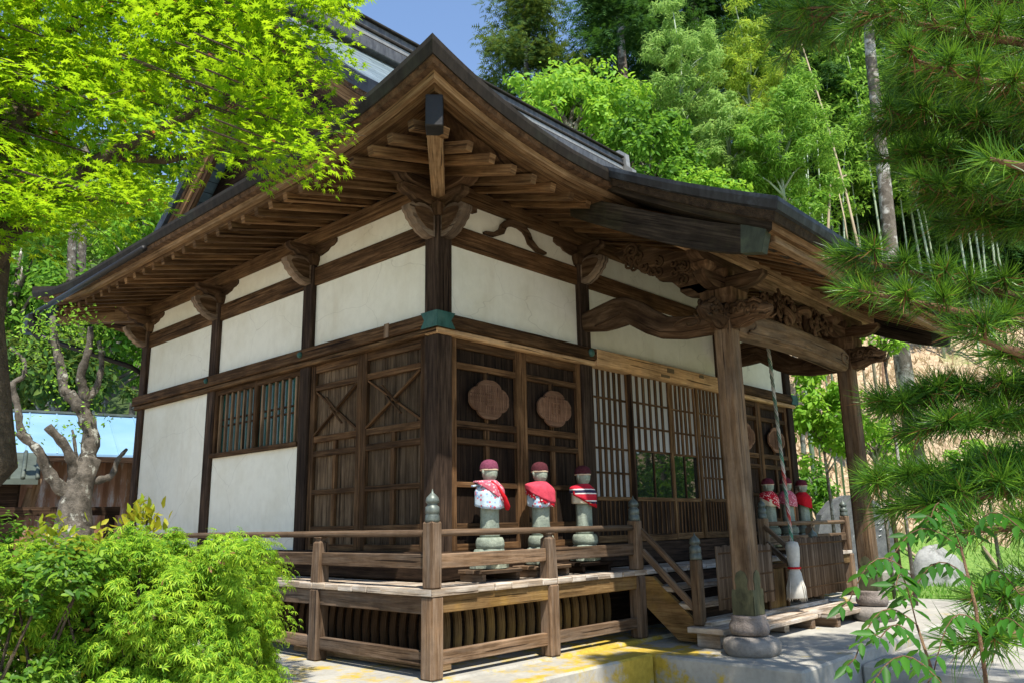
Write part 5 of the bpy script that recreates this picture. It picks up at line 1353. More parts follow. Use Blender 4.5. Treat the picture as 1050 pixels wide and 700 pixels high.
def cedar(label, px, py_top, d, height, width, mat, n=90, per=55, size=.34, group=None, trunkvis=1.0):
    top = at(px, py_top, d); x, y = top[0], top[1]; bz = tz(x, y); H = top[2]-bz
    root = empty('cedar_tree', (x, y, bz), label, 'tree', group)
    m = MB(); m.tube([(x, y, bz-.3), (x+.05, y, bz+H*.5), (x, y, top[2]-.2)], [max(.12, H*.016), H*.011, .02], 8); m.build('trunk', M['bark_cedar'], root)
    C = []; Rr = []
    for k in range(n):
        t = rng.random()**.8; z = top[2]-height*t; r = width*(.14+.86*min(1, t*1.9)**.7)*(1+.2*math.sin(5*t*7+px))*rng.uniform(.35, 1.0); a = rng.uniform(0, 2*math.pi)
        C.append((x+r*math.cos(a), y+r*math.sin(a), z-.25*r)); Rr.append(width*rng.uniform(.20, .40))
    C = np.array(C); P, nn = clumped(C, np.array(Rr), per, .7)
    out = P-np.array([x, y, 0]); out[:, 2] = -.25*np.linalg.norm(out[:, :2], axis=1)
    tip = unit(unit(out)+rand_dirs(len(P))*.5); nr = unit(rand_dirs(len(P))*.6+np.array([0, 0, .8])+unit(out)*.3)
    leaf_cloud('foliage', P, nr, tip, rng.uniform(.6, 1.3, len(P))*size, SPRAY_V, SPRAY_F, mat, root)
    return root

def bamboo_proto(label, x, y, H, lean, mat, nleaf, spread, group, size=.22, from_t=.35, r=.05, culm='bamboo_culm'):
    bz = tz(x, y); root = empty('bamboo', (x, y, bz), label, 'bamboo', group)
    pts = []
    for i in range(14):
        t = i/13; pts.append((x+lean[0]*t**2.6, y+lean[1]*t**2.6, bz-.2+H*(t-.10*t**4)))
    m = MB(); m.tube(pts, [r*(1-.85*(i/13)**1.5) for i in range(14)], 7); m.build('culm', M[culm], root)
    if nleaf:
        k = nleaf//26; C = []; D = []
        for i in range(k):
            t = from_t+(1-from_t)*rng.random()**.8; f = t*13; j = min(12, int(f)); p = np.array(pts[j])*(1-f+j)+np.array(pts[j+1])*(f-j)
            a = rng.uniform(0, 6.28); rr = spread*rng.uniform(.2, 1)*(1.1-.6*t); C.append(p+np.array([rr*math.cos(a), rr*math.sin(a), -.25*rr])); 
        C = np.array(C); P, nn = clumped(C, rng.uniform(.25, .6, len(C))*spread*.55, 26, .6)
        tip = unit(nn*.6+rand_dirs(len(P))*.6+np.array([0, 0, -.7])); nr = unit(rand_dirs(len(P))+np.array([0, 0, .8]))
        leaf_cloud('foliage', P, nr, tip, rng.uniform(.7, 1.3, len(P))*size, THIN_V, THIN_F, mat, root, wscale=rng.uniform(.9, 1.4, len(P))*size*1.5)
    return root

# --- background behind the roof
cedar('dark olive cedar with a ragged top against the sky, left of the others', 537, -22, 27, 11.5, 2.6, M['leaf_cedar_olive'], 210, 85, .28)
cedar('tall dense dark cedar directly behind the bright leafy tree', 628, -110, 29, 14, 2.9, M['leaf_cedar'], 220, 80, .34)
cedar('tall dark blue-green cedar behind the pale bamboo plume', 700, -130, 33, 16, 3.2, M['leaf_cedar'], 220, 80, .36)
cedar('dark cedar behind the golden bamboo', 800, -140, 38, 19, 3.6, M['leaf_cedar'], 220, 80, .42)
cedar('dark cedar filling the gap right of the golden bamboo', 845, -120, 40, 20, 3.8, M['leaf_cedar'], 200, 70, .44)
cedar('broad dark cedar at the top of the photo between the first cedars', 662, -160, 36, 17, 3.4, M['leaf_cedar'], 200, 70, .38)
cedar('shaded cedar rising behind the long pine bough, left of its trunk neighbour', 870, -100, 42, 22, 4.2, M['leaf_cedar'], 220, 80, .46)
cedar('shaded cedar behind the upper pine boughs', 945, -120, 44, 22, 4.4, M['leaf_cedar'], 220, 80, .46)
cedar('shaded cedar at the right edge of the photo behind the pine', 1035, -120, 46, 24, 4.6, M['leaf_cedar'], 220, 80, .48)
broadleaf('leafy_tree', 'bright yellow-green leafy tree just above the front eave', 588, 122, 20, 72, 62, M['leaf_bright'], 90, 75, .17)
broadleaf('leafy_tree', 'mid-green leafy tree behind the ridge end ornament', 664, 172, 18.5, 56, 56, M['leaf_mid'], 90, 75, .16, low=-.9)
broadleaf('leafy_tree', 'small fresh green tree above the porch roof edge', 725, 212, 18.5, 50, 32, M['leaf_bright'], 70, 65, .14, low=-.9)
broadleaf('leafy_tree', 'mid-green tree filling the gap below the bright leafy tree', 545, 185, 23, 70, 60, M['leaf_mid'], 70, 65, .17, low=-.9)
broadleaf('leafy_tree', 'pale fluffy tree right of the bright leafy tree', 648, 135, 22, 34, 46, M['leaf_bamboo_pale'], 50, 60, .15, low=-.9)
broadleaf('leafy_tree', 'green tree at the foot of the bamboo plumes', 800, 225, 22, 50, 45, M['leaf_mid'], 60, 60, .15, low=-.9)
# bamboo plumes
for (label, px, py, d, rx, ry, mat, nn) in (('pale grey-green bamboo plume between two dark cedars', 700, 95, 21, 40, 100, 'leaf_bamboo_pale', 110), ('golden-topped bamboo plume, highest in the grove', 768, 80, 22, 40, 62, 'leaf_bamboo_gold', 90), ('broad green bamboo plume below the golden one', 800, 150, 19, 46, 78, 'leaf_bamboo', 130), ('soft green bamboo plume left of the broad one', 748, 150, 19.5, 36, 66, 'leaf_bamboo_pale', 100)):
    broadleaf('bamboo_clump', label, px, py, d, rx, ry, M[mat], nn, 130, .155, tmpl=(THIN_V, THIN_F), cat='bamboo', bark='bamboo_culm', low=-.9, clr=.25)
# bamboo culms of the grove on the right
G = 'bamboos standing in the grove on the slope'
pr_ = [bamboo_proto('tall green bamboo of the grove above the dry slope', 27+2*k, 6+k, 12+k, (1.2-.9*k, -.6+.8*k), M['leaf_bamboo'], 1300, 1.5, G, .24, .52) for k in range(3)]
for px, d in [(832+5.6*k+rnd.uniform(-3, 3), rnd.uniform(34, 44)) for k in range(36)]:
    q = at(px, 250, d); src = rnd.choice(pr_); c = copy_tree(src); c.location = (q[0], q[1], tz(q[0], q[1])-.1); s = rnd.uniform(.85, 1.2); c.scale = (s, s, s); c.rotation_euler = (0, 0, rnd.uniform(0, 6.28))
# thin pale culms in front of the plumes and dead leaning stems
def stem(label, pts, d, r, mat, cat='bamboo', name='bamboo', group=None):
    P = [at(a, b, d+k*.25) for k, (a, b) in enumerate(pts)]
    gz = tz(P[0][0], P[0][1]); P[0][2] = min(P[0][2], gz+.0) if False else P[0][2]
    P = [np.array([P[0][0], P[0][1], gz-.1])]+P
    m = MB(); m.tube(P, [r*(1-.6*i/(len(P)-1)) for i in range(len(P))], 6); return tag(m.build(name, M[mat]), label, cat, group)
stem('long dead bamboo leaning left above the porch roof, tallest of the dead stems', [(882, 262), (868, 200), (846, 120), (822, 45)], 21, .045, 'bamboo_dead')
stem('dead bamboo with a broken bent tip', [(848, 262), (850, 215), (852, 186), (868, 180)], 21, .05, 'bamboo_dead')
stem('thin dead stem right of the broken bamboo', [(872, 268), (866, 225), (858, 188)], 20.5, .03, 'bamboo_dead')
stem('short dead stem leaning over the porch roof edge', [(806, 205), (795, 180), (785, 160)], 20, .035, 'bamboo_dead')
for k, (a, b) in enumerate(((838, 818), (832, 826), (845, 836), (818, 800))):
    stem('slender pale green culm among the leaves above the porch roof', [(a, 250), ((a+b)/2, 190), (b, 110)], 21.5+k*.3, .03, 'bamboo_culm', group='slender pale culms above the porch roof')
m = MB(); P = [at(916, 300, 24), at(911, 230, 24), at(903, 150, 24), at(893, 60, 24), at(886, -40, 24)]; gz = tz(P[0][0], P[0][1]); P = [np.array([P[0][0]+.1, P[0][1], gz-.2])]+P
tr = empty('peeling_tree', (P[0][0], P[0][1], gz), 'tall straight tree with pale peeling bark behind the pine bough', 'tree')
m.tube(P, [.26, .22, .20, .18, .16, .13], 10); m.build('trunk', M['bark_cedar'], tr)
cen = np.array(P[-1])+rand_dirs(30)*np.array([1.6, 1.6, 1.5]); Pp, nn = clumped(cen, rng.uniform(.4, .8, 30), 50)
leaf_cloud('foliage', Pp, unit(rand_dirs(len(Pp))+np.array([0, 0, .6])), rand_dirs(len(Pp)), rng.uniform(.2, .4, len(Pp)), SPRAY_V, SPRAY_F, M['leaf_cedar'], tr)
# --- behind the shed on the left
for (label, px, py, d, rx, ry, mat, nn, sz_) in (('mid-green tree behind the shed roof, left edge', 15, 300, 25, 75, 80, 'leaf_mid', 90, .22), ('dark green tree between the shed roof and the hall eave', 110, 345, 24, 70, 60, 'leaf_mid', 90, .20), ('bright tree glimpsed under the maple beside the hall roof', 150, 235, 26, 60, 60, 'leaf_bright', 80, .20), ('pale tree high behind the maple leaves', 70, 220, 28, 60, 60, 'leaf_bamboo_pale', 80, .20), ('dark evergreen low behind the shed ridge', 60, 385, 22, 70, 40, 'leaf_cedar_olive', 70, .20), ('tall green tree hidden behind the maple crown', 60, 100, 30, 110, 110, 'leaf_mid', 110, .26), ('tall green tree behind the gable', 230, 110, 31, 100, 100, 'leaf_mid', 110, .26)):
    broadleaf('leafy_tree', label, px, py, d, rx, ry, M[mat], nn, 60, sz_, low=-.9)
for k, (px, d) in enumerate(((72, 23), (82, 23.4))):
    P = [at(px, 340, d), at(px+1, 280, d), at(px+3, 230, d), at(px+6, 150, d)]; gz = tz(P[0][0], P[0][1]); m = MB(); m.tube([np.array([P[0][0], P[0][1], gz-.1])]+P, [.16, .14, .12, .11, .08], 8)
    tag(m.build('tree_trunk', M['bark_gnarl']), ('pale bare trunk behind the shed, left of a darker one', 'thin dark trunk behind the shed, right of the pale one')[k], 'tree trunk')
# --- right of the hall
broadleaf('sapling', 'bright green sapling growing between the hall and the porch column', 842, 425, 14, 36, 48, M['leaf_bright'], 55, 55, .11, cat='sapling', low=-.95, clr=.33)
broadleaf('sapling', 'bright green sapling just right of the far porch column', 898, 452, 14.6, 34, 26, M['leaf_bright'], 22, 40, .10, cat='sapling', low=-.95, clr=.33)
broadleaf('sapling', 'small leafy shoot under the porch eave', 905, 345, 13, 28, 14, M['leaf_bright'], 14, 40, .09, cat='sapling', low=-.95, clr=.4)
broadleaf('shrub', 'low green shrub beside the grey boulder', 1010, 480, 20, 34, 26, M['leaf_bright'], 40, 45, .12, cat='shrub', low=-.95, clr=.35)
broadleaf('shrub', 'low shrub behind the memorial stone', 835, 500, 17.5, 22, 24, M['leaf_mid'], 30, 45, .10, cat='shrub', low=-.95, clr=.35)
stem('slim reddish stem rising on the dry slope by the far porch column', [(908, 470), (907, 420), (905, 370)], 18, .06, 'bark_pine', 'sapling', 'slim_tree')
# dry grass and fallen culms on the slope
n = 26000; xs = rng.uniform(12, 44, n); ys = rng.uniform(-16, 9, n); S = .75*xs+.66*ys-12; k = (S > 2.2) & (S < 20); xs, ys = xs[k], ys[k]; zs = terrain_z(xs, ys)+.25*np.sin(xs*.9+1)*np.cos(ys*.8)
P = np.stack([xs, ys, zs-.02], -1); leaf_o = leaf_cloud('dry_grass', P, unit(rand_dirs(len(P))*np.array([1, 1, .2])), unit(rand_dirs(len(P))*.7+np.array([0, 0, .8])), rng.uniform(.15, .45, len(P)), THIN_V, THIN_F, M['grass_dry']); tag(leaf_o, kind='stuff')
for k in range(16):
    x, y = rnd.uniform(15, 30), rnd.uniform(-8, 4); a = rnd.uniform(0, 3.1); L = rnd.uniform(.8, 2.2); dx, dy = L*math.cos(a), L*math.sin(a)
    z = lambda X, Y: tz(X, Y)+(.25*math.sin(X*.9+1)*math.cos(Y*.8) if .75*X+.66*Y-12 > 2 else 0)+.06
    m = MB(); m.tube([(x-dx, y-dy, z(x-dx, y-dy)), (x, y, z(x, y)+.03), (x+dx, y+dy, z(x+dx, y+dy))], rnd.uniform(.03, .07), 6); tag(m.build('fallen_branch', M['bamboo_dead']), 'bleached branch lying on the dry slope', 'branch', 'bleached branches lying on the dry slope')
n = 26000; xs = rng.uniform(6.5, 22, n); ys = rng.uniform(-10, 5, n); k = (.75*xs+.66*ys-12 < 2.2) & ((xs > 9.3) | (ys < -2.5) | (ys > -.3)) & ~((xs < 7.5) & (ys > -.7)); xs, ys = xs[k], ys[k]
P = np.stack([xs, ys, terrain_z(xs, ys)-.01], -1); g_o = leaf_cloud('lawn_grass', P, unit(rand_dirs(len(P))*np.array([1, 1, .2])), unit(rand_dirs(len(P))*.5+np.array([0, 0, .8])), rng.uniform(.06, .15, len(P)), THIN_V, THIN_F, M['grass']); tag(g_o, kind='stuff')

# --- gnarled bare tree at the left
gd = 10.4; g0 = at(76, 540, gd); gn = empty('gnarled_tree', (g0[0], g0[1], -.3), 'gnarled pollarded tree with bare mossy limbs beside the hall', 'tree')
def limb(name, pts, r0, r1, d0=gd, dd=0.0, mat='bark_gnarl', parent=gn, wob=.03, sub=4):
    P = [at(a, b, d0+dd*i) for i, (a, b) in enumerate(pts)]; Q = []; 
    for i in range(len(P)-1):
        for s in range(sub): t = s/sub; Q.append(P[i]*(1-t)+P[i+1]*t+(rng.normal(size=3)*wob*.5 if i+s else 0))
    Q.append(P[-1]); n = len(Q)
    # soften corners
    for _ in range(2): Q = [Q[0]]+[(Q[i-1]+2*Q[i]+Q[i+1])/4 for i in range(1, n-1)]+[Q[-1]]
    m = MB(); m.tube(Q, [.64*(r0+(r1-r0)*i/(n-1))*(1+.16*math.sin(i*2.3)) for i in range(n)], 9); return m.build(name, M[mat], parent)
m = MB(); P = [np.array([g0[0], g0[1], -.45]), at(75, 545, gd), at(77, 515, gd), at(84, 488, gd), at(93, 468, gd)]; m.tube(P, [.25, .21, .165, .14, .12], 12); m.build('trunk', M['bark_gnarl'], gn)
limb('limb', [(88, 480), (96, 446), (84, 418), (70, 404)], .16, .11); limb('limb', [(76, 408), (66, 401), (61, 372), (56, 345), (54, 325)], .10, .055, dd=.05)
limb('limb', [(86, 420), (87, 397), (83, 382), (91, 356), (93, 335)], .10, .05, dd=-.05); limb('limb', [(86, 415), (102, 394), (104, 372), (101, 350)], .07, .035)
limb('limb', [(78, 512), (60, 498), (46, 476), (38, 458), (18, 443)], .13, .055, dd=-.04); limb('limb', [(30, 452), (22, 438), (17, 414), (13, 390), (27, 385), (23, 368), (10, 356)], .07, .025)
limb('limb', [(80, 505), (76, 480), (66, 458), (49, 437)], .10, .07, dd=-.08); limb('limb', [(88, 492), (104, 492), (116, 486), (121, 470), (130, 460)], .08, .03, dd=.03); limb('limb', [(84, 500), (78, 470), (74, 440)], .05, .02)
P = np.concatenate([at(a, b, gd)+rng.normal(size=(70, 3))*.12 for a, b in ((55, 335), (92, 345), (100, 350), (20, 370), (74, 440), (40, 350), (60, 390), (95, 420), (30, 340), (75, 330)  , (15, 440), (50, 330), (85, 330))])
leaf_cloud('foliage', P, unit(rand_dirs(len(P))+np.array([0, 0, .7])), rand_dirs(len(P)), rng.uniform(.03, .06, len(P)), OVAL_V, OVAL_F, M['leaf_bright'], gn)

# --- maple at the upper left
mt = empty('maple_tree', (-4.05, -.55, -.3), 'maple with bright translucent yellow-green leaves overhanging the hall roof', 'tree')
def limbp(name, P, r, mat, parent, seg=8):
    m = MB(); m.tube(P, r, seg); return m.build(name, M[mat], parent)
limbp('trunk', [(-4.05, -.55, -.4), (-4.0, -.5, .3), at(-8, 470, 4.5), at(-22, 330, 4.5), at(-5, 220, 4.7), at(14, 130, 4.9), at(24, 40, 5.0), at(45, -60, 5.1)], [.16, .13, .115, .105, .09, .075, .06, .045], 'bark_maple', mt, 10)
limbp('limb', [at(-30, 300, 4.45), at(0, 245, 4.4), at(22, 222, 4.4), at(48, 200, 4.4), at(110, 160, 4.35), at(190, 120, 4.3), at(280, 80, 4.3)], [.075, .068, .06, .05, .035, .022, .01], 'bark_maple', mt)
for k, pts in enumerate((((14, 130), (70, 90), (140, 60), (210, 40)), ((20, 60), (90, 20), (180, -10), (260, -25)), ((48, 200), (100, 205), (150, 210)), ((110, 160), (170, 165), (240, 150), (300, 130)), ((-5, 220), (30, 235), (60, 240)), ((190, 120), (240, 60), (320, 20)))):
    limbp('limb', [at(a, b, 4.55+.12*((k*7+i) % 5)) for i, (a, b) in enumerate(pts)], [.03-.022*i/(len(pts)-1) for i in range(len(pts))], 'bark_maple', mt, 6)
poly = [(-200, -120), (342, -120), (346, 0), (338, 60), (328, 110), (324, 148), (290, 160), (250, 168), (222, 140), (190, 130), (165, 165), (160, 200), (150, 226), (100, 222), (62, 222), (35, 246), (5, 255), (-60, 262), (-200, 270)]
def inside(x, y):
    c = False; n = len(poly); j = n-1
    for i in range(n):
        xi, yi = poly[i]; xj, yj = poly[j]
        if (yi > y) != (yj > y) and x < (xj-xi)*(y-yi)/(yj-yi)+xi: c = not c
        j = i
    return c
pads = []
while len(pads) < 490:
    x, y = rnd.uniform(-170, 345), rnd.uniform(-110, 345)
    if inside(x, y): pads.append(at(x, y, rnd.uniform(3.9, 5.3) if x < 250 else rnd.uniform(3.7, 4.6)))
pads = np.array(pads)
per = 84; C = np.repeat(pads, per, 0); rr = np.repeat(rng.uniform(.13, .30, len(pads)), per)
a = rng.uniform(0, 2*np.pi, len(C)); q = np.sqrt(rng.random(len(C)))*rr
off = np.stack([np.cos(a)*q, np.sin(a)*q, rng.normal(size=len(C))*.022-.25*q*q/rr], -1)
padn = np.repeat(unit(rng.normal(size=(len(pads), 3))*.28+np.array([0, 0, 1])), per, 0)
P = C+off-np.array([0, 0, 1])*np.sum(off*padn*np.array([1, 1, 0]), axis=1, keepdims=True)
nr = unit(padn+rand_dirs(len(P))*.42); tip = unit(np.stack([np.cos(a), np.sin(a), -.45+0*a], -1)+rand_dirs(len(P))*.5)
red = rng.random(len(P)) < .018
leaf_cloud('foliage', P[~red], nr[~red], tip[~red], rng.uniform(.036, .066, (~red).sum()), MAPLE_V, MAPLE_F, M['leaf_maple'], mt)
leaf_cloud('red_foliage', P[red], nr[red], tip[red], rng.uniform(.02, .04, red.sum()), MAPLE_V, MAPLE_F, M['leaf_maple_red'], mt)
tw = MB()
for k in range(0, len(pads), 2):
    p = pads[k]; e = p+np.array([rng.uniform(-.3, .3), rng.uniform(-.3, .3), rng.uniform(-.12, .05)]); tw.tube([p+np.array([-.35, .05, .03]), p, e], [.006, .0045, .002], 4)
tw.build('twigs', M['bark_maple'], mt)

# --- shrubs at the lower left
def boxy(c, ax, R, n, pw=.55):
    cu = rng.uniform(-1, 1, (n, 3)); cu[np.arange(n), rng.integers(0, 3, n)] = rng.choice((-1, 1), n)
    d = .78*cu+.22*unit(cu)*1.15+.10*np.sin(cu[:, [1, 2, 0]]*7+np.array([0, 1, 2]))*cu
    k = np.where(rng.random(n) < .75, rng.uniform(.85, 1.0, n), rng.uniform(.3, .85, n)); return np.asarray(c)+(d*k[:, None]*np.asarray(R))@ax, d
RA = np.array([[CR[0], CR[1], 0], [CF[0], CF[1], 0], [0, 0, 1]]); RA[0] /= np.linalg.norm(RA[0]); RA[1] /= np.linalg.norm(RA[1])
def shrub(name, label, px, d, R, zc, n_cl, per, mat, tmpl, size, rc, droop):
    c = at(px, 600, d); c[2] = zc
    root = empty(name, (c[0], c[1], -.3), label, 'shrub')
    cen, dr = boxy(c, RA, R, n_cl); cen[:, 2] = np.maximum(cen[:, 2], -.27)
    rad = rng.uniform(.45, 1.5, len(cen))*rc
    P, n = clumped(cen, rad, per, .9)
    out = unit(P-c)
    nr = unit(out*.5+n*.5+rand_dirs(len(P))*.5+np.array([0, 0, .4])); tip = unit(out*.6+rand_dirs(len(P))*.6+np.array([0, 0, droop]))
    leaf_cloud('foliage', P, nr, tip, rng.uniform(.6, 1.3, len(P))*size, *tmpl, mat, root)
    k = rng.random(len(P)) < .012
    leaf_cloud('dead_leaves', P[k], nr[k], tip[k], rng.uniform(.7, 1.2, k.sum())*size, OVAL_V, OVAL_F, M['leaf_dead'], root)
    m = MB(); b = np.array([c[0], c[1], -.32])
    for k in range(0, len(cen), 4):
        e = cen[k]; md = (b+e)/2+rng.normal(size=3)*.06; m.tube([b+rng.normal(size=3)*np.array([.08, .08, 0]), md, e], [.014, .009, .003], 5)
    m.build('stems', M['bark_maple'], root)
    return root, c
shrub('conifer_shrub', 'clipped shrub with drooping light green sprays beside the veranda', 160, 3.4, (.39, .40, .63), .31, 900, 78, M['leaf_shrub'], (SHOOT_V, SHOOT_F), .0265, .068, -.45)
cs, cc = shrub('broadleaf_shrub', 'dark glossy shrub with yellow young shoots at the left edge', -5, 3.55, (.50, .40, .63), .33, 600, 80, M['leaf_camellia'], (OVAL_V, OVAL_F), .029, .08, .1)
P = np.concatenate([at(a, b, 3.2+.15*rnd.random())+rng.normal(size=(k, 3))*s for a, b, k, s in ((52, 545, 34, .03), (62, 562, 30, .035), (72, 578, 40, .03), (80, 572, 26, .03), (45, 600, 20, .03), (38, 640, 26, .035), (55, 612, 20, .03), (30, 665, 30, .035), (48, 690, 34, .04), (95, 560, 26, .04), (92, 610, 18, .04), (20, 580, 10, .04), (105, 548, 20, .03))])
leaf_cloud('yellow_foliage', P, unit(rand_dirs(len(P))+np.array([0, 0, .4])), unit(rand_dirs(len(P))+np.array([0, 0, .7])), rng.uniform(.022, .045, len(P)), OVAL_V, OVAL_F, M['leaf_yellow'], cs)
yl = empty('yellow_shrub', at(140, 545, 4.2)*np.array([1, 1, 0])+np.array([0, 0, -.3]), 'sprig of yellow-leaved shrub rising behind the clipped shrub', 'shrub')
P = np.concatenate([at(a, b, 4.2)+rng.normal(size=(14, 3))*.035 for a, b in ((130, 532), (141, 526), (153, 530), (160, 536), (147, 540))])
leaf_cloud('foliage', P, unit(rand_dirs(len(P))+np.array([0, 0, .2])), unit(rand_dirs(len(P))*.6+np.array([0, 0, .9])), rng.uniform(.04, .07, len(P)), OVAL_V, OVAL_F, M['leaf_yellow'], yl)
m = MB(); b = at(140, 545, 4.2)
for e in ((128, 528), (140, 520), (152, 527), (118, 540)): m.tube([(b[0], b[1], -.3), (b[0], b[1], .5), at(*e, 4.2)], [.012, .01, .004], 5)
m.build('stems', M['bark_maple'], yl)

# --- pine at the right
PT = at(1185, 350, 4.6); pine = empty('pine_tree', (PT[0], PT[1], -.3), 'long-needled pine with dense dark and sunlit boughs at the right edge', 'tree')
limbp('trunk', [(PT[0]+.1, PT[1], -.4), (PT[0], PT[1], 1.0), (PT[0]-.05, PT[1]+.05, 2.5), (PT[0], PT[1], 4.2), (PT[0]-.1, PT[1]+.1, 6.4)], [.17, .15, .13, .10, .04], 'bark_pine', pine, 12)
NP, ND, NN, NL = [], [], [], []
def tuft(p, d, n=64, L=.125):
    d = np.asarray(d)/np.linalg.norm(d)
    th = np.radians(rng.uniform(8, 66, n)); ph = rng.uniform(0, 2*np.pi, n)
    a = np.cross(d, [0.1, .2, 1.0]); a /= np.linalg.norm(a); b = np.cross(d, a)
    v = np.cos(th)[:, None]*d+np.sin(th)[:, None]*(np.cos(ph)[:, None]*a+np.sin(ph)[:, None]*b)
    v[:, 2] += .10; s = rng.uniform(-.07, .01, n)
    NP.append(p+d*s[:, None]); ND.append(unit(v)); NN.append(rand_dirs(n)); NL.append(rng.uniform(.75, 1.15, n)*L)
def bough(P, r0, ntw=16, tl=(.14, .34), L=.118, n=70, part='bough'):
    ntw = int(ntw*1.6)
    P = [np.asarray(p, float) for p in P]
    seg = [np.linalg.norm(P[i+1]-P[i]) for i in range(len(P)-1)]; T = sum(seg)
    def pos(t):
        s = t*T
        for i, l in enumerate(seg):
            if s <= l or i == len(seg)-1: return P[i]+(P[i+1]-P[i])*min(1, s/l), (P[i+1]-P[i])/l
            s -= l
    m = MB(); m.tube(P, [r0*(1-.8*i/(len(P)-1)) for i in range(len(P))], 7)
    tuft(P[-1], P[-1]-P[-2], n+20, L)
    for k in range(ntw):
        t = .30+.68*(k+rng.random()*.6)/ntw; p, d = pos(min(t, .99)); side = 1 if k % 2 else -1
        h = np.cross(d, [0, 0, 1.0]); h /= np.linalg.norm(h)+1e-6
        v = d*.65+h*side*rng.uniform(.5, 1.0)+np.array([0, 0, rng.uniform(-.20, .35)]); v /= np.linalg.norm(v); l = rng.uniform(*tl)*(1.2-.5*t)
        e = p+v*l; m.tube([p, p+v*l*.5-np.array([0, 0, .01]), e], [.007, .005, .003], 5)
        tuft(e, v, n, L)
        tuft(p+v*l*.5, v, n//2, L); tuft(p+d*.02, d, n//3, L)
        for sd in (-1, 1):
            if rng.random() < .95:
                v2 = v*.7+h*sd*.6*rng.uniform(.4, 1)+d*.3+np.array([0, 0, rng.uniform(-.1, .25)]); v2 /= np.linalg.norm(v2); e2 = p+v*l*.5+v2*l*.55
                m.tube([p+v*l*.5, e2], [.004, .0025], 4); tuft(e2, v2, int(n*.8), L)
    m.build(part, M['bark_pine'], pine)
def B(*pts, **kw):
    root = np.array([PT[0], PT[1], at(*pts[0])[2]+.1])
    bough([root]+[at(*p) for p in pts], .03, **kw)
B((1075, 312, 3.9), (960, 286, 3.6), (862, 262, 3.4), ntw=10, tl=(.09, .2))
B((1075, 335, 3.8), (975, 318, 3.5), (880, 298, 3.3), ntw=8, tl=(.08, .18))
B((1085, 50, 3.8), (990, 34, 3.5), (880, 12, 3.3), ntw=13, tl=(.10, .24))
B((1085, 95, 3.7), (1000, 82, 3.4), (925, 58, 3.2), ntw=11, tl=(.10, .22))
B((1085, 5, 4.0), (1010, -20, 3.8), (910, -30, 3.7), ntw=10)
B((1090, 150, 4.2), (1010, 132, 4.1), (915, 118, 4.0), ntw=15, tl=(.12, .26))
B((1090, 120, 4.4), (1020, 108, 4.3), (930, 92, 4.25), ntw=14, tl=(.12, .28))
B((1090, 185, 4.3), (1010, 176, 4.2), (925, 165, 4.1), ntw=15, tl=(.12, .26))
B((1090, 215, 4.2), (1020, 208, 4.1), (950, 198, 4.0), ntw=12, tl=(.12, .24))
B((1090, 235, 4.35), (1040, 232, 4.3), (985, 225, 4.25), ntw=9, tl=(.12, .24))
B((1085, 178, 3.0), (1052, 172, 2.8), (1015, 163, 2.7), ntw=4, tl=(.08, .13))
B((1080, 372, 3.3), (1030, 356, 3.1), (985, 340, 3.0), ntw=6, tl=(.08, .16))
B((1090, 400, 4.0), (1010, 402, 3.8), (905, 418, 3.6), ntw=16, tl=(.10, .20))
B((1090, 425, 3.9), (1020, 428, 3.7), (945, 440, 3.5), ntw=13, tl=(.10, .20))
B((1090, 470, 3.6), (1010, 478, 3.4), (895, 492, 3.3), ntw=16, tl=(.10, .20))
B((1090, 495, 3.5), (1020, 506, 3.3), (930, 518, 3.2), ntw=14, tl=(.10, .20))
B((1090, 530, 3.3), (1040, 540, 3.1), (985, 545, 3.0), ntw=8, tl=(.08, .16))
B((1090, 590, 3.1), (1050, 604, 2.9), (1000, 612, 2.8), ntw=7, tl=(.07, .14))
B((1090, 640, 2.9), (1040, 650, 2.7), (985, 660, 2.6), ntw=7, tl=(.06, .13))
for k in range(26):   # upper crown, above and right of the frame
    a = 2*math.pi*k/26+.3; z = 4.1+2.2*(k % 5)/4; r = (1.45-.3*(k % 5)/4)*(1+.32*max(0, math.cos(a-.1)))
    bough([np.array([PT[0], PT[1], z-.2]), np.array([PT[0]+.5*r*math.cos(a), PT[1]+.5*r*math.sin(a), z+.05]), np.array([PT[0]+r*math.cos(a), PT[1]+r*math.sin(a), z])], .03, 14, (.2, .42), .16, 60)
ND_, NP_ = np.concatenate(ND), np.concatenate(NP); NL_ = np.concatenate(NL)
NN_ = np.concatenate(NN); dead = rng.random(len(NP_)) < .035
leaf_cloud('needles', NP_[~dead], NN_[~dead], ND_[~dead], NL_[~dead], NEEDLE_V, NEEDLE_F, M['leaf_pine'], pine, wscale=np.full((~dead).sum(), .0016))
ND_[dead, 2] -= .6; leaf_cloud('dead_needles', NP_[dead], NN_[dead], ND_[dead], NL_[dead]*.9, NEEDLE_V, NEEDLE_F, M['leaf_dead'], pine, wscale=np.full(dead.sum(), .0020))

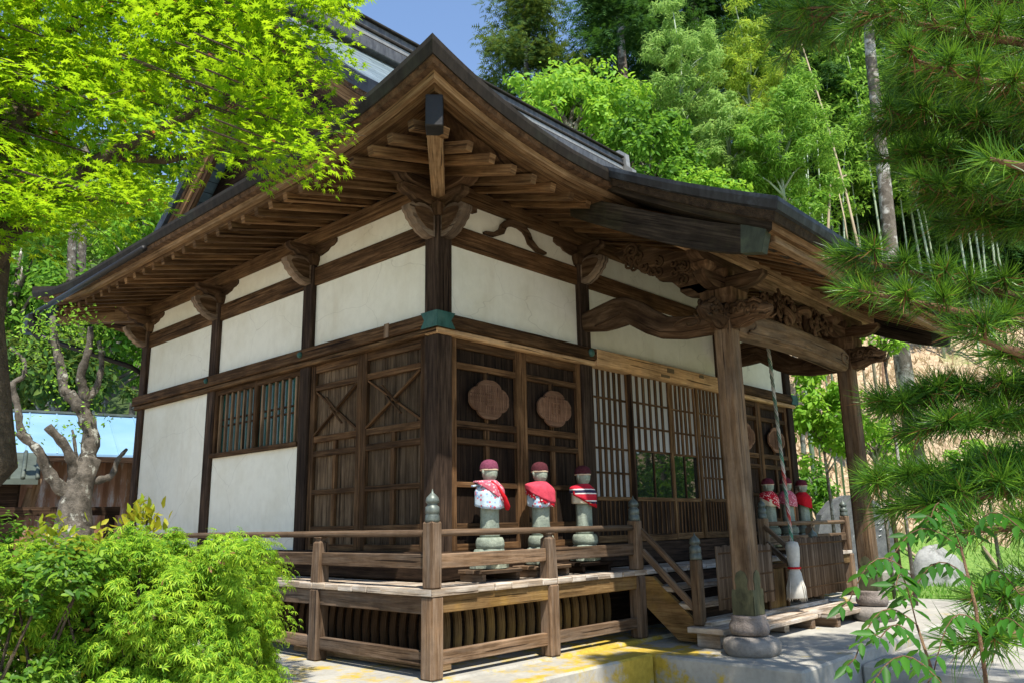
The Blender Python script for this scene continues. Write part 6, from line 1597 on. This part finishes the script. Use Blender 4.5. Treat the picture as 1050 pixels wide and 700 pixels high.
# --- compound-leaved plant at the lower right
sm = empty('compound_leaf_plant', at(1000, 760, 2.3)*np.array([1, 1, 0])+np.array([0, 0, -.3]), 'fresh green plant with paired leaflets in the lower right corner', 'plant')
base = at(1000, 760, 2.3); base[2] = -.3
LP, LD, LN, LS = [], [], [], []
stm = MB(); stm.tube([base, at(1010, 690, 2.3), at(1000, 620, 2.3), at(985, 560, 2.3)], [.006, .005, .004, .003], 6); stm.tube([base, at(960, 700, 2.2), at(940, 640, 2.2)], [.005, .004, .003], 6)
for (a, b, d) in (((935, 590), (862, 612), 2.2), ((985, 562), (900, 575), 2.3), ((940, 640), (868, 672), 2.15), ((1000, 600), (925, 606), 2.3), ((960, 700), (895, 640), 2.1), ((970, 705), (880, 700), 2.05), ((990, 560), (1060, 540), 2.35), ((985, 560), (950, 520), 2.35), ((1005, 640), (950, 690), 2.2), ((1008, 680), (1060, 640), 2.3), ((1000, 620), (1050, 600), 2.35), ((990, 575), (930, 540), 2.4), ((940, 640), (915, 590), 2.2)):
    p, q = at(*a, d), at(*b, d-.08); n = 9
    pts = [p*(1-t)+q*t+np.array([0, 0, .07*math.sin(math.pi*min(1, t*1.1))-.02*t]) for t in np.linspace(0, 1, n+1)]; stm.tube(pts, [.0016]*(n+1), 4)
    ax = (q-p)/np.linalg.norm(q-p); side = np.cross(ax, [0, 0, 1.0]); side /= np.linalg.norm(side)
    for i in range(1, n+1):
        for sd in (-1, 1):
            v = ax*.35+np.array([0, 0, -.62])+side*sd*.75; LP.append(pts[i]); LD.append(v+rng.normal(size=3)*.06); LN.append(np.array([0, 0, 1.0])+side*sd*.6+rng.normal(size=3)*.12); LS.append(rng.uniform(.050, .060)*(1-.3*abs(i/n-.45)))
    LP.append(pts[-1]); LD.append(ax+np.array([0, 0, -.5])); LN.append(-CF+np.array([0, 0, .9])); LS.append(.05)
leaf_cloud('leaflets', np.array(LP), np.array(LN), np.array(LD), np.array(LS), OVAL_V, OVAL_F, M['leaf_sumac'], sm, wscale=np.array(LS)*.72)
stm.build('stalks', M['bark_pine'], sm)
# grass and litter in the lower right corner
n = 900; PP = np.array([at(rnd.uniform(955, 1080), rnd.uniform(600, 700), rnd.uniform(3.5, 6)) for _ in range(n)]); PP[:, 2] = -.29
lt = leaf_cloud('leaf_litter', PP, unit(rand_dirs(n)*.4+np.array([0, 0, 1])), rand_dirs(n), rng.uniform(.02, .05, n), OVAL_V, OVAL_F, M['grass_dry']); tag(lt, kind='stuff')

# --- garden behind the viewer's right, mirrored in the door panes
for k, (x, y, r, h, mat) in enumerate(((13.5, -6.6, 1.7, 3.4, 'leaf_mid'), (16.5, -9.5, 2.2, 4.4, 'leaf_cedar'), (18.5, -6.5, 2.4, 5.0, 'leaf_mid'), (11.5, -8.5, 1.8, 3.6, 'leaf_cedar'), (21, -12, 3.0, 6, 'leaf_mid'))):
    root = empty('garden_tree', (x, y, -.3), ['round mid-green garden tree', 'broad dark garden evergreen', 'tall mid-green garden tree', 'dark garden evergreen', 'farther mid-green garden tree'][k]+' across the approach, mirrored in the door panes', 'tree')
    c = np.array([x, y, h*.62]); cen = crown_centers(c, (r, r, h*.55), 50, .5, -.9); P, nn = clumped(cen, rng.uniform(.3, .6, len(cen))*r*.6, 50)
    leaf_cloud('foliage', P, unit(nn+rand_dirs(len(P))*.7), rand_dirs(len(P)), rng.uniform(.1, .2, len(P)), OVAL_V, OVAL_F, M[mat], root)
    limbp('trunk', [(x, y, -.4), (x+.1, y, h*.5), (x, y, h*.9)], [.14, .10, .05], 'bark_gnarl', root)
